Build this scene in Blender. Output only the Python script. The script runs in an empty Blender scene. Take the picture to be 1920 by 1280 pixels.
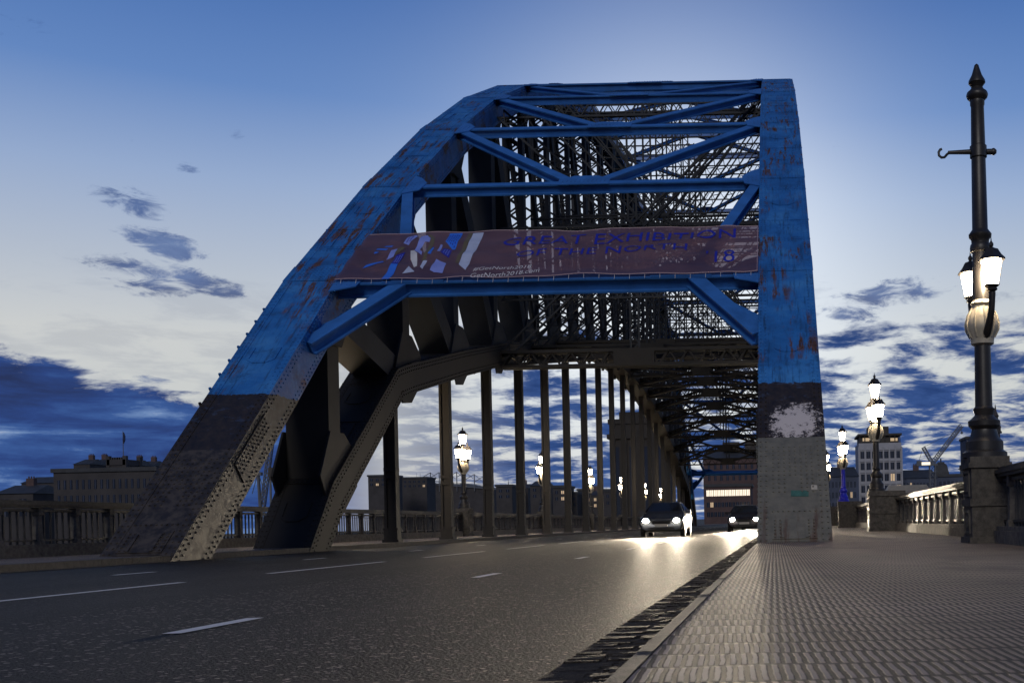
import bpy, math, random
from mathutils import Vector, Matrix
random.seed(7)
C = bpy.context.scene.collection
PI = math.pi
# ------------------------------------------------------------------ camera constants (photo is 1920 x 1280)
F = 2000.0; VPU, VPV = 1465.0, 976.0; ROLL = 0.0215; EYE = 0.43
CR, SR = math.cos(ROLL), math.sin(ROLL)
def at(u, v, Y):
    du, dv = u - VPU, v - VPV
    return Vector(((du*CR - dv*SR)/F*Y, Y, EYE - (du*SR + dv*CR)/F*Y))
def ray(u, v):
    p = at(u, v, 1.0); return Vector((p.x, 1.0, p.z - EYE))

# ------------------------------------------------------------------ materials
def new_mat(name):
    m = bpy.data.materials.new(name); m.use_nodes = True
    nt = m.node_tree; b = nt.nodes['Principled BSDF']
    return m, nt, b
def N(nt, typ, **kw):
    n = nt.nodes.new(typ)
    for k, v in kw.items():
        if k.startswith('i_'): n.inputs[k[2:].replace('_', ' ')].default_value = v
        else: setattr(n, k, v)
    return n
def L(nt, a, b): nt.links.new(a, b)
def math_n(nt, op, a, b=None, c=None, clamp=False):
    n = nt.nodes.new('ShaderNodeMath'); n.operation = op; n.use_clamp = clamp
    for i, x in enumerate((a, b, c)):
        if x is None: continue
        if isinstance(x, (int, float)): n.inputs[i].default_value = x
        else: nt.links.new(x, n.inputs[i])
    return n.outputs[0]
def ramp(nt, fac, stops, interp='LINEAR'):
    n = nt.nodes.new('ShaderNodeValToRGB'); cr = n.color_ramp; cr.interpolation = interp
    while len(cr.elements) < len(stops): cr.elements.new(0.5)
    for e, (p, c) in zip(cr.elements, stops):
        e.position = p; e.color = (*c, 1) if len(c) == 3 else c
    if fac is not None: nt.links.new(fac, n.inputs[0])
    return n.outputs[0]
def mix_c(nt, fac, a, b, mode='MIX'):
    n = nt.nodes.new('ShaderNodeMix'); n.data_type = 'RGBA'; n.blend_type = mode
    for s, x in ((n.inputs[0], fac), (n.inputs[6], a), (n.inputs[7], b)):
        if isinstance(x, (int, float)): s.default_value = x
        elif isinstance(x, tuple): s.default_value = (*x, 1)
        else: nt.links.new(x, s)
    return n.outputs[2]
def sstep(nt, x, lo, hi):
    n = nt.nodes.new('ShaderNodeMapRange'); n.interpolation_type = 'SMOOTHSTEP'; n.clamp = True
    nt.links.new(x, n.inputs[0]); n.inputs[1].default_value = lo; n.inputs[2].default_value = hi
    return n.outputs[0]
def noise(nt, vec, scale, detail=4, rough=0.55, dist=0.0):
    n = nt.nodes.new('ShaderNodeTexNoise'); n.inputs['Scale'].default_value = scale
    n.inputs['Detail'].default_value = detail; n.inputs['Roughness'].default_value = rough
    n.inputs['Distortion'].default_value = dist
    if vec is not None: nt.links.new(vec, n.inputs['Vector'])
    return n.outputs['Fac']
def bump(nt, b, h, strength, dist=0.01):
    n = nt.nodes.new('ShaderNodeBump'); n.inputs['Strength'].default_value = strength
    n.inputs['Distance'].default_value = dist; nt.links.new(h, n.inputs['Height'])
    nt.links.new(n.outputs[0], b.inputs['Normal'])
def worldpos(nt): return nt.nodes.new('ShaderNodeNewGeometry').outputs['Position']
def scaled(nt, vec, s):
    n = nt.nodes.new('ShaderNodeMapping'); n.inputs['Scale'].default_value = s
    nt.links.new(vec, n.inputs['Vector']); return n.outputs[0]
def plain(name, col, rough=0.6, var=0.25, scale=3.0, bmp=0.0, metal=0.0, spec=0.5):
    m, nt, b = new_mat(name); p = worldpos(nt)
    n1 = noise(nt, p, scale, 6, 0.65)
    d = tuple(c*(1-var) for c in col); l = tuple(min(1, c*(1+var)) for c in col)
    L(nt, ramp(nt, n1, [(0.3, d), (0.7, l)]), b.inputs['Base Color'])
    b.inputs['Roughness'].default_value = rough; b.inputs['Metallic'].default_value = metal
    b.inputs['Specular IOR Level'].default_value = spec
    if bmp: bump(nt, b, noise(nt, p, scale*8, 4), bmp, 0.02)
    return m
def emit(name, col, s):
    m, nt, b = new_mat(name); b.inputs['Base Color'].default_value = (*[min(1, c) for c in col], 1)
    b.inputs['Emission Color'].default_value = (*col, 1); b.inputs['Emission Strength'].default_value = s
    return m

M = {}
def steel_paint():
    m, nt, b = new_mat('bridge_paint'); p = worldpos(nt)
    xyz = N(nt, 'ShaderNodeSeparateXYZ'); L(nt, p, xyz.inputs[0]); x, y, z = xyz.outputs
    n1 = noise(nt, p, 0.9, 6, 0.6); n2 = noise(nt, p, 5.0, 6, 0.7)
    blue = ramp(nt, n1, [(0.25, (0.010, 0.075, 0.25)), (0.5, (0.018, 0.140, 0.44)), (0.75, (0.05, 0.23, 0.56))])
    wear = sstep(nt, n2, 0.60, 0.72)
    blue = mix_c(nt, math_n(nt, 'MULTIPLY', wear, 0.35), blue, (0.12, 0.24, 0.42))
    # vertical rust streaks
    st = noise(nt, scaled(nt, p, (5.0, 0.6, 0.55)), 1.0, 8, 0.75)
    patch = noise(nt, p, 0.42, 3, 0.5)
    rust = math_n(nt, 'MULTIPLY', sstep(nt, st, 0.51, 0.58), sstep(nt, patch, 0.46, 0.56))
    fine = sstep(nt, noise(nt, scaled(nt, p, (9, 2, 2.2)), 1.0, 8, 0.8), 0.62, 0.68)
    rust = math_n(nt, 'MAXIMUM', rust, math_n(nt, 'MULTIPLY', fine, 0.7))
    grime = noise(nt, scaled(nt, p, (11, 0.9, 0.9)), 1.0, 7, 0.7)
    blue = mix_c(nt, math_n(nt, 'MULTIPLY', sstep(nt, grime, 0.50, 0.70), 0.75), blue, (0.008, 0.028, 0.075))
    blot = noise(nt, p, 1.7, 8, 0.75)
    blue = mix_c(nt, math_n(nt, 'MULTIPLY', sstep(nt, blot, 0.52, 0.66), 0.55), blue, (0.012, 0.05, 0.14))
    rustc = ramp(nt, n2, [(0.3, (0.03, 0.017, 0.012)), (0.7, (0.13, 0.055, 0.03))])
    blue = mix_c(nt, rust, blue, rustc)
    # dark primer band
    brown = ramp(nt, n2, [(0.3, (0.010, 0.008, 0.007)), (0.7, (0.030, 0.022, 0.020))])
    smear = sstep(nt, noise(nt, scaled(nt, p, (3, 3, 6)), 1.0, 6, 0.7), 0.58, 0.66)
    brown = mix_c(nt, math_n(nt, 'MULTIPLY', smear, 0.35), brown, (0.05, 0.08, 0.16))
    # pale flaking patch on the right-hand column only
    dx = math_n(nt, 'DIVIDE', math_n(nt, 'SUBTRACT', x, 0.36), 0.70); dz = math_n(nt, 'DIVIDE', math_n(nt, 'SUBTRACT', z, 2.70), 0.52)
    dd = math_n(nt, 'ADD', math_n(nt, 'MULTIPLY', dx, dx), math_n(nt, 'MULTIPLY', dz, dz))
    fl = noise(nt, p, 5.0, 10, 0.85)
    pk = sstep(nt, math_n(nt, 'SUBTRACT', fl, math_n(nt, 'MULTIPLY', dd, 0.17)), 0.38, 0.42)
    right = math_n(nt, 'GREATER_THAN', x, -1.0)
    pk = math_n(nt, 'MULTIPLY', pk, right)
    brown = mix_c(nt, pk, brown, (0.46, 0.44, 0.46))
    # grey lower coat
    grey = ramp(nt, n2, [(0.25, (0.075, 0.078, 0.070)), (0.75, (0.15, 0.15, 0.132))])
    low = math_n(nt, 'MULTIPLY', sstep(nt, math_n(nt, 'ADD', st, math_n(nt, 'MULTIPLY', z, -0.14)), 0.46, 0.56), 0.75)
    grey = mix_c(nt, low, grey, (0.07, 0.04, 0.028))
    grey = mix_c(nt, math_n(nt, 'SUBTRACT', 1.0, right), grey, mix_c(nt, sstep(nt, n2, 0.40, 0.62), (0.022, 0.018, 0.015), (0.055, 0.046, 0.040)))
    edge = math_n(nt, 'MULTIPLY', math_n(nt, 'SUBTRACT', n2, 0.5), 0.22)
    zz = math_n(nt, 'ADD', z, edge)
    c = mix_c(nt, math_n(nt, 'GREATER_THAN', z, 2.3), grey, brown)
    c = mix_c(nt, math_n(nt, 'GREATER_THAN', zz, 3.74), c, blue)
    L(nt, c, b.inputs['Base Color'])
    L(nt, ramp(nt, n2, [(0.3, (0.38,)*3), (0.7, (0.62,)*3)]), b.inputs['Roughness'])
    bump(nt, b, noise(nt, p, 14, 5), 0.12, 0.02)
    return m
M['paint'] = steel_paint()
M['dark_steel'] = plain('shade_dark_steel', (0.009, 0.0075, 0.0065), 0.7, 0.4, 1.6, 0.1)  # low light under the arch put into a darker copy of the bridge paint
M['hanger'] = plain('shade_dark_hanger', (0.012, 0.0098, 0.0082), 0.65, 0.4, 2.0, 0.1)  # hangers darkened likewise, with the shade in the colour
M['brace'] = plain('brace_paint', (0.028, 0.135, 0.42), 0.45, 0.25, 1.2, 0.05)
M['inner'] = plain('shade_dark_inner', (0.008, 0.012, 0.020), 0.7, 0.35, 1.2, 0.05)  # shade inside the truss painted in: the blue taken near black
M['iron'] = plain('black_iron', (0.022, 0.020, 0.019), 0.42, 0.35, 4, 0.08)
M['pale_iron'] = plain('worn_cream_paint', (0.42, 0.38, 0.30), 0.45, 0.25, 6, 0.08)
M['blue_iron'] = plain('blue_lit_iron', (0.012, 0.018, 0.50), 0.4, 0.25, 5)  # blue light on the third lamp's pole, put into its colour
M['cast'] = plain('parapet_iron', (0.05, 0.045, 0.04), 0.5, 0.5, 7, 0.15)
M['pier'] = plain('shade_dark_granite', (0.07, 0.062, 0.052), 0.8, 0.6, 9, 0.6)  # granite darkened in colour so the piers read as shaded despite the sun
M['teal'] = plain('teal_paint', (0.03, 0.10, 0.09), 0.6, 0.3, 9)
M['stone'] = plain('rough_granite', (0.13, 0.115, 0.095), 0.75, 0.55, 9, 0.6)
M['tower_stone'] = plain('tower_granite', (0.028, 0.025, 0.023), 0.85, 0.25, 0.8, 0.4)
M['lamp_glass'] = emit('lantern_glass', (1.0, 0.78, 0.52), 170)
M['head_glow'] = emit('headlamp_glow', (1.0, 0.90, 0.72), 300)
M['side_glow'] = emit('marker_glow', (1.0, 0.45, 0.12), 6)
M['win_lit'] = emit('lit_window', (1.0, 0.86, 0.66), 1.0)
M['win_dim'] = emit('dim_window', (1.0, 0.72, 0.42), 0.22)
M['white'] = plain('thermoplastic_white', (0.62, 0.61, 0.60), 0.6, 0.12, 12, 0.2)
M['rubber'] = plain('tyre_rubber', (0.018, 0.018, 0.018), 0.8, 0.2, 8)
M['glass'] = plain('dark_glass', (0.015, 0.018, 0.022), 0.06, 0.1, 1)
M['car_a'] = plain('car_grey', (0.10, 0.105, 0.11), 0.25, 0.05, 1, metal=0.6)
M['car_b'] = plain('car_dark', (0.025, 0.022, 0.024), 0.22, 0.05, 1, metal=0.4)
M['chrome'] = plain('rim_metal', (0.4, 0.4, 0.4), 0.3, 0.1, 3, metal=1.0)
M['plate'] = plain('plate_white', (0.35, 0.34, 0.31), 0.5, 0.05, 3)
M['concrete'] = plain('pale_concrete', (0.33, 0.335, 0.37), 0.8, 0.12, 0.4)
M['concrete_dark'] = plain('dark_concrete', (0.05, 0.045, 0.042), 0.8, 0.25, 0.4)
M['slate'] = plain('slate_roof', (0.035, 0.038, 0.045), 0.7, 0.3, 0.5)
M['city'] = plain('soot_sandstone', (0.045, 0.042, 0.045), 0.85, 0.3, 0.2)
M['city_b'] = plain('blue_grey_render', (0.06, 0.075, 0.12), 0.85, 0.3, 0.2)
M['brick'] = plain('dull_brick', (0.085, 0.055, 0.055), 0.85, 0.25, 0.4)
M['tin'] = plain('ribbed_roof_cream', (0.42, 0.36, 0.26), 0.6, 0.2, 1.0)
M['pane'] = plain('window_pane', (0.02, 0.026, 0.04), 0.15, 0.3, 0.3)
M['crane'] = plain('crane_steel', (0.10, 0.11, 0.13), 0.6, 0.2, 1)
M['flag'] = plain('dark_flag', (0.02, 0.03, 0.08), 0.8, 0.2, 1)

def asphalt():
    m, nt, b = new_mat('asphalt'); p = worldpos(nt)
    n1 = noise(nt, p, 0.35, 5, 0.6); v = N(nt, 'ShaderNodeTexVoronoi', i_Scale=60.0); L(nt, p, v.inputs['Vector'])
    n3 = noise(nt, p, 75, 4, 0.7)
    c = ramp(nt, n1, [(0.3, (0.005, 0.0045, 0.004)), (0.7, (0.013, 0.0115, 0.0105))])
    chips = sstep(nt, n3, 0.60, 0.68)
    c = mix_c(nt, math_n(nt, 'MULTIPLY', chips, 0.8), c, (0.17, 0.155, 0.14))
    # worn wheel tracks (polished lighter aggregate)
    s = N(nt, 'ShaderNodeSeparateXYZ'); L(nt, p, s.inputs[0])
    vc = N(nt, 'ShaderNodeTexVoronoi', i_Scale=34.0); L(nt, p, vc.inputs['Vector'])
    sc_ = N(nt, 'ShaderNodeSeparateColor'); L(nt, vc.outputs['Color'], sc_.inputs[0])
    grit = math_n(nt, 'MULTIPLY', sstep(nt, sc_.outputs[0], 0.78, 0.90), math_n(nt, 'LESS_THAN', vc.outputs['Distance'], 0.45))
    coarse = sstep(nt, math_n(nt, 'ADD', s.outputs[0], math_n(nt, 'MULTIPLY', n1, 0.25)), -4.95, -4.85)
    c = mix_c(nt, math_n(nt, 'MULTIPLY', grit, math_n(nt, 'ADD', 0.25, math_n(nt, 'MULTIPLY', coarse, 0.6))), c, (0.34, 0.30, 0.26))
    wt = math_n(nt, 'SINE', math_n(nt, 'MULTIPLY', math_n(nt, 'ADD', s.outputs[0], math_n(nt, 'MULTIPLY', n1, 0.5)), 2*PI/1.46))
    c = mix_c(nt, math_n(nt, 'MULTIPLY', sstep(nt, wt, -0.2, 1.0), 0.30), c, (0.032, 0.029, 0.026))
    # longitudinal joints, hairline cracks and square repairs
    jx = math_n(nt, 'ABSOLUTE', math_n(nt, 'SUBTRACT', math_n(nt, 'ADD', s.outputs[0], math_n(nt, 'MULTIPLY', n1, 0.06)), -4.93))
    c = mix_c(nt, math_n(nt, 'LESS_THAN', jx, 0.018), c, (0.003, 0.003, 0.003))
    vk = N(nt, 'ShaderNodeTexVoronoi', i_Scale=0.55, feature='DISTANCE_TO_EDGE'); wv = N(nt, 'ShaderNodeVectorMath', operation='ADD'); L(nt, p, wv.inputs[0])
    nz = N(nt, 'ShaderNodeTexNoise', i_Scale=2.0, i_Detail=6.0); L(nt, p, nz.inputs['Vector']); L(nt, nz.outputs['Color'], wv.inputs[1]); L(nt, wv.outputs[0], vk.inputs['Vector'])
    c = mix_c(nt, math_n(nt, 'MULTIPLY', math_n(nt, 'LESS_THAN', vk.outputs['Distance'], 0.006), 0.8), c, (0.002, 0.002, 0.002))
    L(nt, c, b.inputs['Base Color'])
    b.inputs['Roughness'].default_value = 0.60
    b.inputs['Specular IOR Level'].default_value = 0.12
    h = math_n(nt, 'ADD', math_n(nt, 'MULTIPLY', v.outputs['Distance'], 0.6), math_n(nt, 'ADD', math_n(nt, 'MULTIPLY', n3, 0.8), math_n(nt, 'MULTIPLY', grit, 0.6)))
    bump(nt, b, h, 1.0, 0.02)
    return m
M['asphalt'] = asphalt()
def gutter():
    m, nt, b = new_mat('gutter_setts'); p = worldpos(nt)
    n1 = noise(nt, scaled(nt, p, (9, 16, 9)), 1.0, 7, 0.75); n2 = noise(nt, p, 60, 4)
    L(nt, ramp(nt, n1, [(0.36, (0.012, 0.010, 0.009)), (0.66, (0.085, 0.073, 0.062))]), b.inputs['Base Color'])
    b.inputs['Roughness'].default_value = 0.7; b.inputs['Specular IOR Level'].default_value = 0.12
    bump(nt, b, math_n(nt, 'ADD', n1, math_n(nt, 'MULTIPLY', n2, 0.5)), 1.0, 0.05)
    return m
M['gutter'] = gutter()
def footway_mat():
    m, nt, b = new_mat('ribbed_paving'); p = worldpos(nt)
    s = N(nt, 'ShaderNodeSeparateXYZ'); L(nt, p, s.inputs[0]); x, y, z = s.outputs
    wob = noise(nt, p, 1.3, 3, 0.5); wob2 = noise(nt, p, 7.0, 3, 0.6); big = noise(nt, p, 0.55, 5, 0.6)
    rowc = math_n(nt, 'DIVIDE', math_n(nt, 'ADD', y, math_n(nt, 'MULTIPLY', wob, 0.22)), 0.30)
    row = math_n(nt, 'FLOOR', rowc); fr = math_n(nt, 'FRACT', rowc)
    sh = math_n(nt, 'MULTIPLY', math_n(nt, 'FRACT', math_n(nt, 'MULTIPLY', row, 0.6180)), 0.034)
    sk = math_n(nt, 'MULTIPLY', y, 0.05)
    xx = math_n(nt, 'ADD', math_n(nt, 'ADD', math_n(nt, 'ADD', x, sh), sk), math_n(nt, 'MULTIPLY', wob2, 0.016))
    rib = math_n(nt, 'SINE', math_n(nt, 'MULTIPLY', xx, 2*PI/0.034))
    rib = sstep(nt, rib, -0.6, 0.5)
    gap = math_n(nt, 'MULTIPLY', sstep(nt, fr, 0.0, 0.10), math_n(nt, 'SUBTRACT', 1.0, sstep(nt, fr, 0.90, 1.0)))
    h = math_n(nt, 'MULTIPLY', rib, gap)
    wear = sstep(nt, big, 0.42, 0.66)
    h2 = math_n(nt, 'MULTIPLY', h, math_n(nt, 'SUBTRACT', 1.0, math_n(nt, 'MULTIPLY', wear, 0.45)))
    n3 = noise(nt, p, 90, 4, 0.7)
    top = ramp(nt, big, [(0.3, (0.20, 0.158, 0.132)), (0.7, (0.37, 0.30, 0.255))])
    c = mix_c(nt, h, (0.018, 0.015, 0.013), top)
    c = mix_c(nt, math_n(nt, 'MULTIPLY', sstep(nt, wob, 0.55, 0.75), 0.45), c, (0.06, 0.052, 0.047))
    jt = math_n(nt, 'FRACT', math_n(nt, 'DIVIDE', y, 2.4)); jl = math_n(nt, 'LESS_THAN', jt, 0.006)
    c = mix_c(nt, math_n(nt, 'MULTIPLY', jl, 0.8), c, (0.012, 0.010, 0.009))
    stn = noise(nt, scaled(nt, p, (0.9, 0.35, 1)), 1.0, 7, 0.7)
    c = mix_c(nt, math_n(nt, 'MULTIPLY', sstep(nt, stn, 0.52, 0.66), 0.6), c, (0.045, 0.037, 0.032))
    spk = sstep(nt, noise(nt, p, 140, 2, 0.6), 0.62, 0.70)
    c = mix_c(nt, math_n(nt, 'MULTIPLY', spk, 0.4), c, (0.34, 0.30, 0.26))
    L(nt, c, b.inputs['Base Color'])
    b.inputs['Roughness'].default_value = 0.72; b.inputs['Specular IOR Level'].default_value = 0.2
    hh = math_n(nt, 'ADD', math_n(nt, 'ADD', math_n(nt, 'MULTIPLY', h2, 1.0), math_n(nt, 'MULTIPLY', n3, 0.30)), math_n(nt, 'MULTIPLY', wob, 1.2))
    bump(nt, b, hh, 0.8, 0.010)
    return m
M['footway'] = footway_mat()
def ground_mat():
    m, nt, b = new_mat('valley_ground'); p = worldpos(nt)
    L(nt, ramp(nt, noise(nt, p, 0.02, 6), [(0.35, (0.03, 0.035, 0.03)), (0.65, (0.075, 0.07, 0.06))]), b.inputs['Base Color'])
    b.inputs['Roughness'].default_value = 0.9; return m
M['ground'] = ground_mat()
m, nt, b = new_mat('river_water'); b.inputs['Base Color'].default_value = (0.02, 0.03, 0.04, 1); b.inputs['Roughness'].default_value = 0.12
bump(nt, b, noise(nt, worldpos(nt), 0.8, 4), 0.4, 0.2); M['water'] = m
def banner_mat():
    m, nt, b = new_mat('purple_banner_cloth'); p = worldpos(nt)
    n1 = noise(nt, scaled(nt, p, (1, 1, 2)), 0.8, 5)
    c = ramp(nt, n1, [(0.3, (0.10, 0.058, 0.085)), (0.7, (0.17, 0.105, 0.14))])
    L(nt, c, b.inputs['Base Color']); b.inputs['Roughness'].default_value = 0.4
    tr = N(nt, 'ShaderNodeBsdfTranslucent'); tr.inputs[0].default_value = (0.30, 0.18, 0.24, 1)
    tp = N(nt, 'ShaderNodeBsdfTransparent'); tp.inputs[0].default_value = (0.8, 0.72, 0.8, 1)
    m1 = N(nt, 'ShaderNodeMixShader'); m1.inputs[0].default_value = 0.3
    L(nt, b.outputs[0], m1.inputs[1]); L(nt, tr.outputs[0], m1.inputs[2])
    m2 = N(nt, 'ShaderNodeMixShader'); m2.inputs[0].default_value = 0.13
    L(nt, m1.outputs[0], m2.inputs[1]); L(nt, tp.outputs[0], m2.inputs[2])
    L(nt, m2.outputs[0], nt.nodes['Material Output'].inputs[0])
    return m
M['banner'] = banner_mat()
for k, c in dict(ink_blue=(0.012, 0.018, 0.34), logo_blue=(0.03, 0.16, 0.72), logo_lav=(0.22, 0.28, 0.70), logo_olive=(0.12, 0.10, 0.055),
                 logo_pale=(0.42, 0.48, 0.66), logo_white=(0.6, 0.6, 0.62), ink_white=(0.62, 0.6, 0.62)).items():
    M[k] = plain(k, c, 0.5, 0.12, 2)

# ------------------------------------------------------------------ mesh builder
class MB:
    def __init__(s): s.v = []; s.f = []; s.m = []
    def _add(s, vs, fs, mi=0):
        o = len(s.v); s.v += [tuple(v) for v in vs]
        for f in fs: s.f.append([o+i for i in f]); s.m.append(mi)
    def box(s, x0, x1, y0, y1, z0, z1, mi=0):
        vs = [(x, y, z) for z in (z0, z1) for y in (y0, y1) for x in (x0, x1)]
        s._add(vs, [(0, 2, 3, 1), (4, 5, 7, 6), (0, 1, 5, 4), (2, 6, 7, 3), (0, 4, 6, 2), (1, 3, 7, 5)], mi)
    def hexa(s, vs, mi=0):     # 8 verts in the order of box()
        s._add(vs, [(0, 2, 3, 1), (4, 5, 7, 6), (0, 1, 5, 4), (2, 6, 7, 3), (0, 4, 6, 2), (1, 3, 7, 5)], mi)
    def beam(s, p0, p1, w, d, up=(0, 0, 1), mi=0):   # w along side, d along up
        p0, p1 = Vector(p0), Vector(p1); t = (p1-p0).normalized(); up = Vector(up)
        sd = t.cross(up)
        if sd.length < 1e-4: sd = t.cross(Vector((0, 1, 0)))
        sd.normalize(); u = sd.cross(t).normalized()
        a, c = sd*(w/2), u*(d/2)
        s.hexa([p0-a-c, p0+a-c, p1-a-c, p1+a-c, p0-a+c, p0+a+c, p1-a+c, p1+a+c], mi)
    def ibeam(s, p0, p1, w, d, up=(0, 0, 1), t=0.05):
        p0, p1 = Vector(p0), Vector(p1); tt = (p1-p0).normalized(); up = Vector(up)
        sd = tt.cross(up).normalized(); u = sd.cross(tt).normalized()
        for k in (-1, 1): s.beam(p0+u*(k*(d-t)/2), p1+u*(k*(d-t)/2), w, t, u)
        s.beam(p0, p1, w*0.45, d-2*t, u)
    def laced(s, p0, p1, up, depth, width, rail=0.09, lace=0.05, pitch=None):
        p0, p1 = Vector(p0), Vector(p1); t = p1-p0; ln = t.length; t.normalize(); up = Vector(up)
        sd = t.cross(up).normalized(); u = sd.cross(t).normalized()
        o = u*((depth-rail)/2)
        s.beam(p0+o, p1+o, width, rail, u); s.beam(p0-o, p1-o, width, rail, u)
        pitch = pitch or depth*0.62
        n = max(2, int(ln/pitch)); h = u*((depth-rail*1.2)/2)
        for i in range(n):
            a = p0+t*(ln*i/n) + (h if i % 2 else -h); b_ = p0+t*(ln*(i+1)/n) + (-h if i % 2 else h)
            s.beam(a, b_, width*0.25, lace, u)
    def tube(s, p0, p1, r0, r1=None, n=10, mi=0, cap=True):
        r1 = r0 if r1 is None else r1
        p0, p1 = Vector(p0), Vector(p1); t = (p1-p0).normalized()
        a = t.orthogonal().normalized(); b_ = t.cross(a); vs = []
        for p, r in ((p0, r0), (p1, r1)):
            for i in range(n):
                th = 2*PI*i/n; vs.append(p + a*(r*math.cos(th)) + b_*(r*math.sin(th)))
        fs = [(i, (i+1) % n, n+(i+1) % n, n+i) for i in range(n)]
        if cap: fs += [tuple(range(n-1, -1, -1)), tuple(range(n, 2*n))]
        s._add(vs, fs, mi)
    def path(s, pts, rs, n=8, mi=0):
        pts = [Vector(p) for p in pts]; vs = []
        ref = None
        for i, p in enumerate(pts):
            t = (pts[min(i+1, len(pts)-1)] - pts[max(i-1, 0)]).normalized()
            if ref is None: ref = t.orthogonal().normalized()
            ref = (ref - t*ref.dot(t)).normalized(); b_ = t.cross(ref)
            r = rs[i] if isinstance(rs, (list, tuple)) else rs
            for k in range(n):
                th = 2*PI*k/n; vs.append(p + ref*(r*math.cos(th)) + b_*(r*math.sin(th)))
        fs = []
        for i in range(len(pts)-1):
            for k in range(n): fs.append((i*n+k, i*n+(k+1) % n, (i+1)*n+(k+1) % n, (i+1)*n+k))
        fs += [tuple(range(n-1, -1, -1)), tuple((len(pts)-1)*n+k for k in range(n))]
        s._add(vs, fs, mi)
    def lathe(s, prof, cx=0, cy=0, n=16, mi=0, ph=0.0):
        vs = []
        for r, z in prof:
            for k in range(n):
                th = 2*PI*k/n + ph; vs.append((cx+r*math.cos(th), cy+r*math.sin(th), z))
        fs = []
        for i in range(len(prof)-1):
            for k in range(n): fs.append((i*n+k, i*n+(k+1) % n, (i+1)*n+(k+1) % n, (i+1)*n+k))
        fs += [tuple(range(n-1, -1, -1)), tuple((len(prof)-1)*n+k for k in range(n))]
        s._add(vs, fs, mi)
    def prism(s, poly, nrm, th, mi=0):   # poly of 3D points, extruded by nrm*th both ways
        nrm = Vector(nrm).normalized()*(th/2); n = len(poly)
        vs = [Vector(p)-nrm for p in poly] + [Vector(p)+nrm for p in poly]
        fs = [tuple(range(n-1, -1, -1)), tuple(range(n, 2*n))] + [(i, (i+1) % n, n+(i+1) % n, n+i) for i in range(n)]
        s._add(vs, fs, mi)
    def rivet(s, p, nrm, a, r=0.027):
        p = Vector(p); nrm = Vector(nrm); a = Vector(a); b_ = nrm.cross(a); vs = []
        for rr, h in ((r, 0.0), (r*0.72, r*0.7)):
            for k in range(6):
                th = PI/3*k; vs.append(p + a*(rr*math.cos(th)) + b_*(rr*math.sin(th)) + nrm*h*1.15)
        s._add(vs, [(k, (k+1) % 6, 6+(k+1) % 6, 6+k) for k in range(6)] + [tuple(range(6, 12))])
    def build(s, name, mat, parent=None, smooth=False, loc=None):
        me = bpy.data.meshes.new(name); me.from_pydata(s.v, [], s.f)
        for mm in (mat if isinstance(mat, (list, tuple)) else [mat]): me.materials.append(mm)
        if len(set(s.m)) > 1: me.polygons.foreach_set('material_index', s.m)
        if smooth: me.shade_smooth() if hasattr(me, 'shade_smooth') else None
        me.update()
        import bmesh as _b
        bm = _b.new(); bm.from_mesh(me); _b.ops.recalc_face_normals(bm, faces=bm.faces); bm.to_mesh(me); bm.free()
        o = bpy.data.objects.new(name, me); C.objects.link(o)
        if parent: o.parent = parent
        if loc: o.location = loc
        return o
def auto_smooth(o, ang=35):
    me = o.data; me.shade_smooth()
    try: me.set_sharp_from_angle(angle=math.radians(ang))
    except Exception: pass
def empty(name, label, cat, loc=(0, 0, 0), rz=0, group=None):
    o = bpy.data.objects.new(name, None); C.objects.link(o); o.location = loc; o.rotation_euler = (0, 0, rz)
    o.empty_display_size = 0.3
    o['label'] = label; o['category'] = cat
    if group: o['group'] = group
    return o
def tag(o, label, cat, group=None):
    o['label'] = label; o['category'] = cat
    if group: o['group'] = group
    return o
def struct(o): o['kind'] = 'structure'; return o
def copy_tree(o, parent=None):
    c = o.copy(); C.objects.link(c)
    if parent: c.parent = parent
    for ch in list(o.children): copy_tree(ch, c)
    return c

# ------------------------------------------------------------------ bridge geometry
XL, XR = -12.93, 0.27; HW = 0.75; PX = 5.87
def YP(k): return 29.6 + PX*(k-1)
ZT = {0: 2.13, 1: 7.35, 2: 11.8, 3: 15.85, 4: 19.4, 5: 22.35, 6: 24.8, 7: 26.8, 8: 28.5, 9: 29.7, 10: 30.5, 11: 30.8}
ZB = {0: -2.6, 1: 1.65, 2: 5.4, 3: 6.75, 4: 8.0, 5: 9.2, 6: 10.4, 7: 11.4, 8: 12.2, 9: 12.8, 10: 13.1, 11: 13.2}
def zt(k): return ZT[k if k <= 11 else 22-k]       # top surface of upper chord
def zb(k): return ZB[k if k <= 11 else 22-k]       # centreline of lower chord
def zu(k): return zt(k) - 0.62                     # centreline of upper chord

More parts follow.
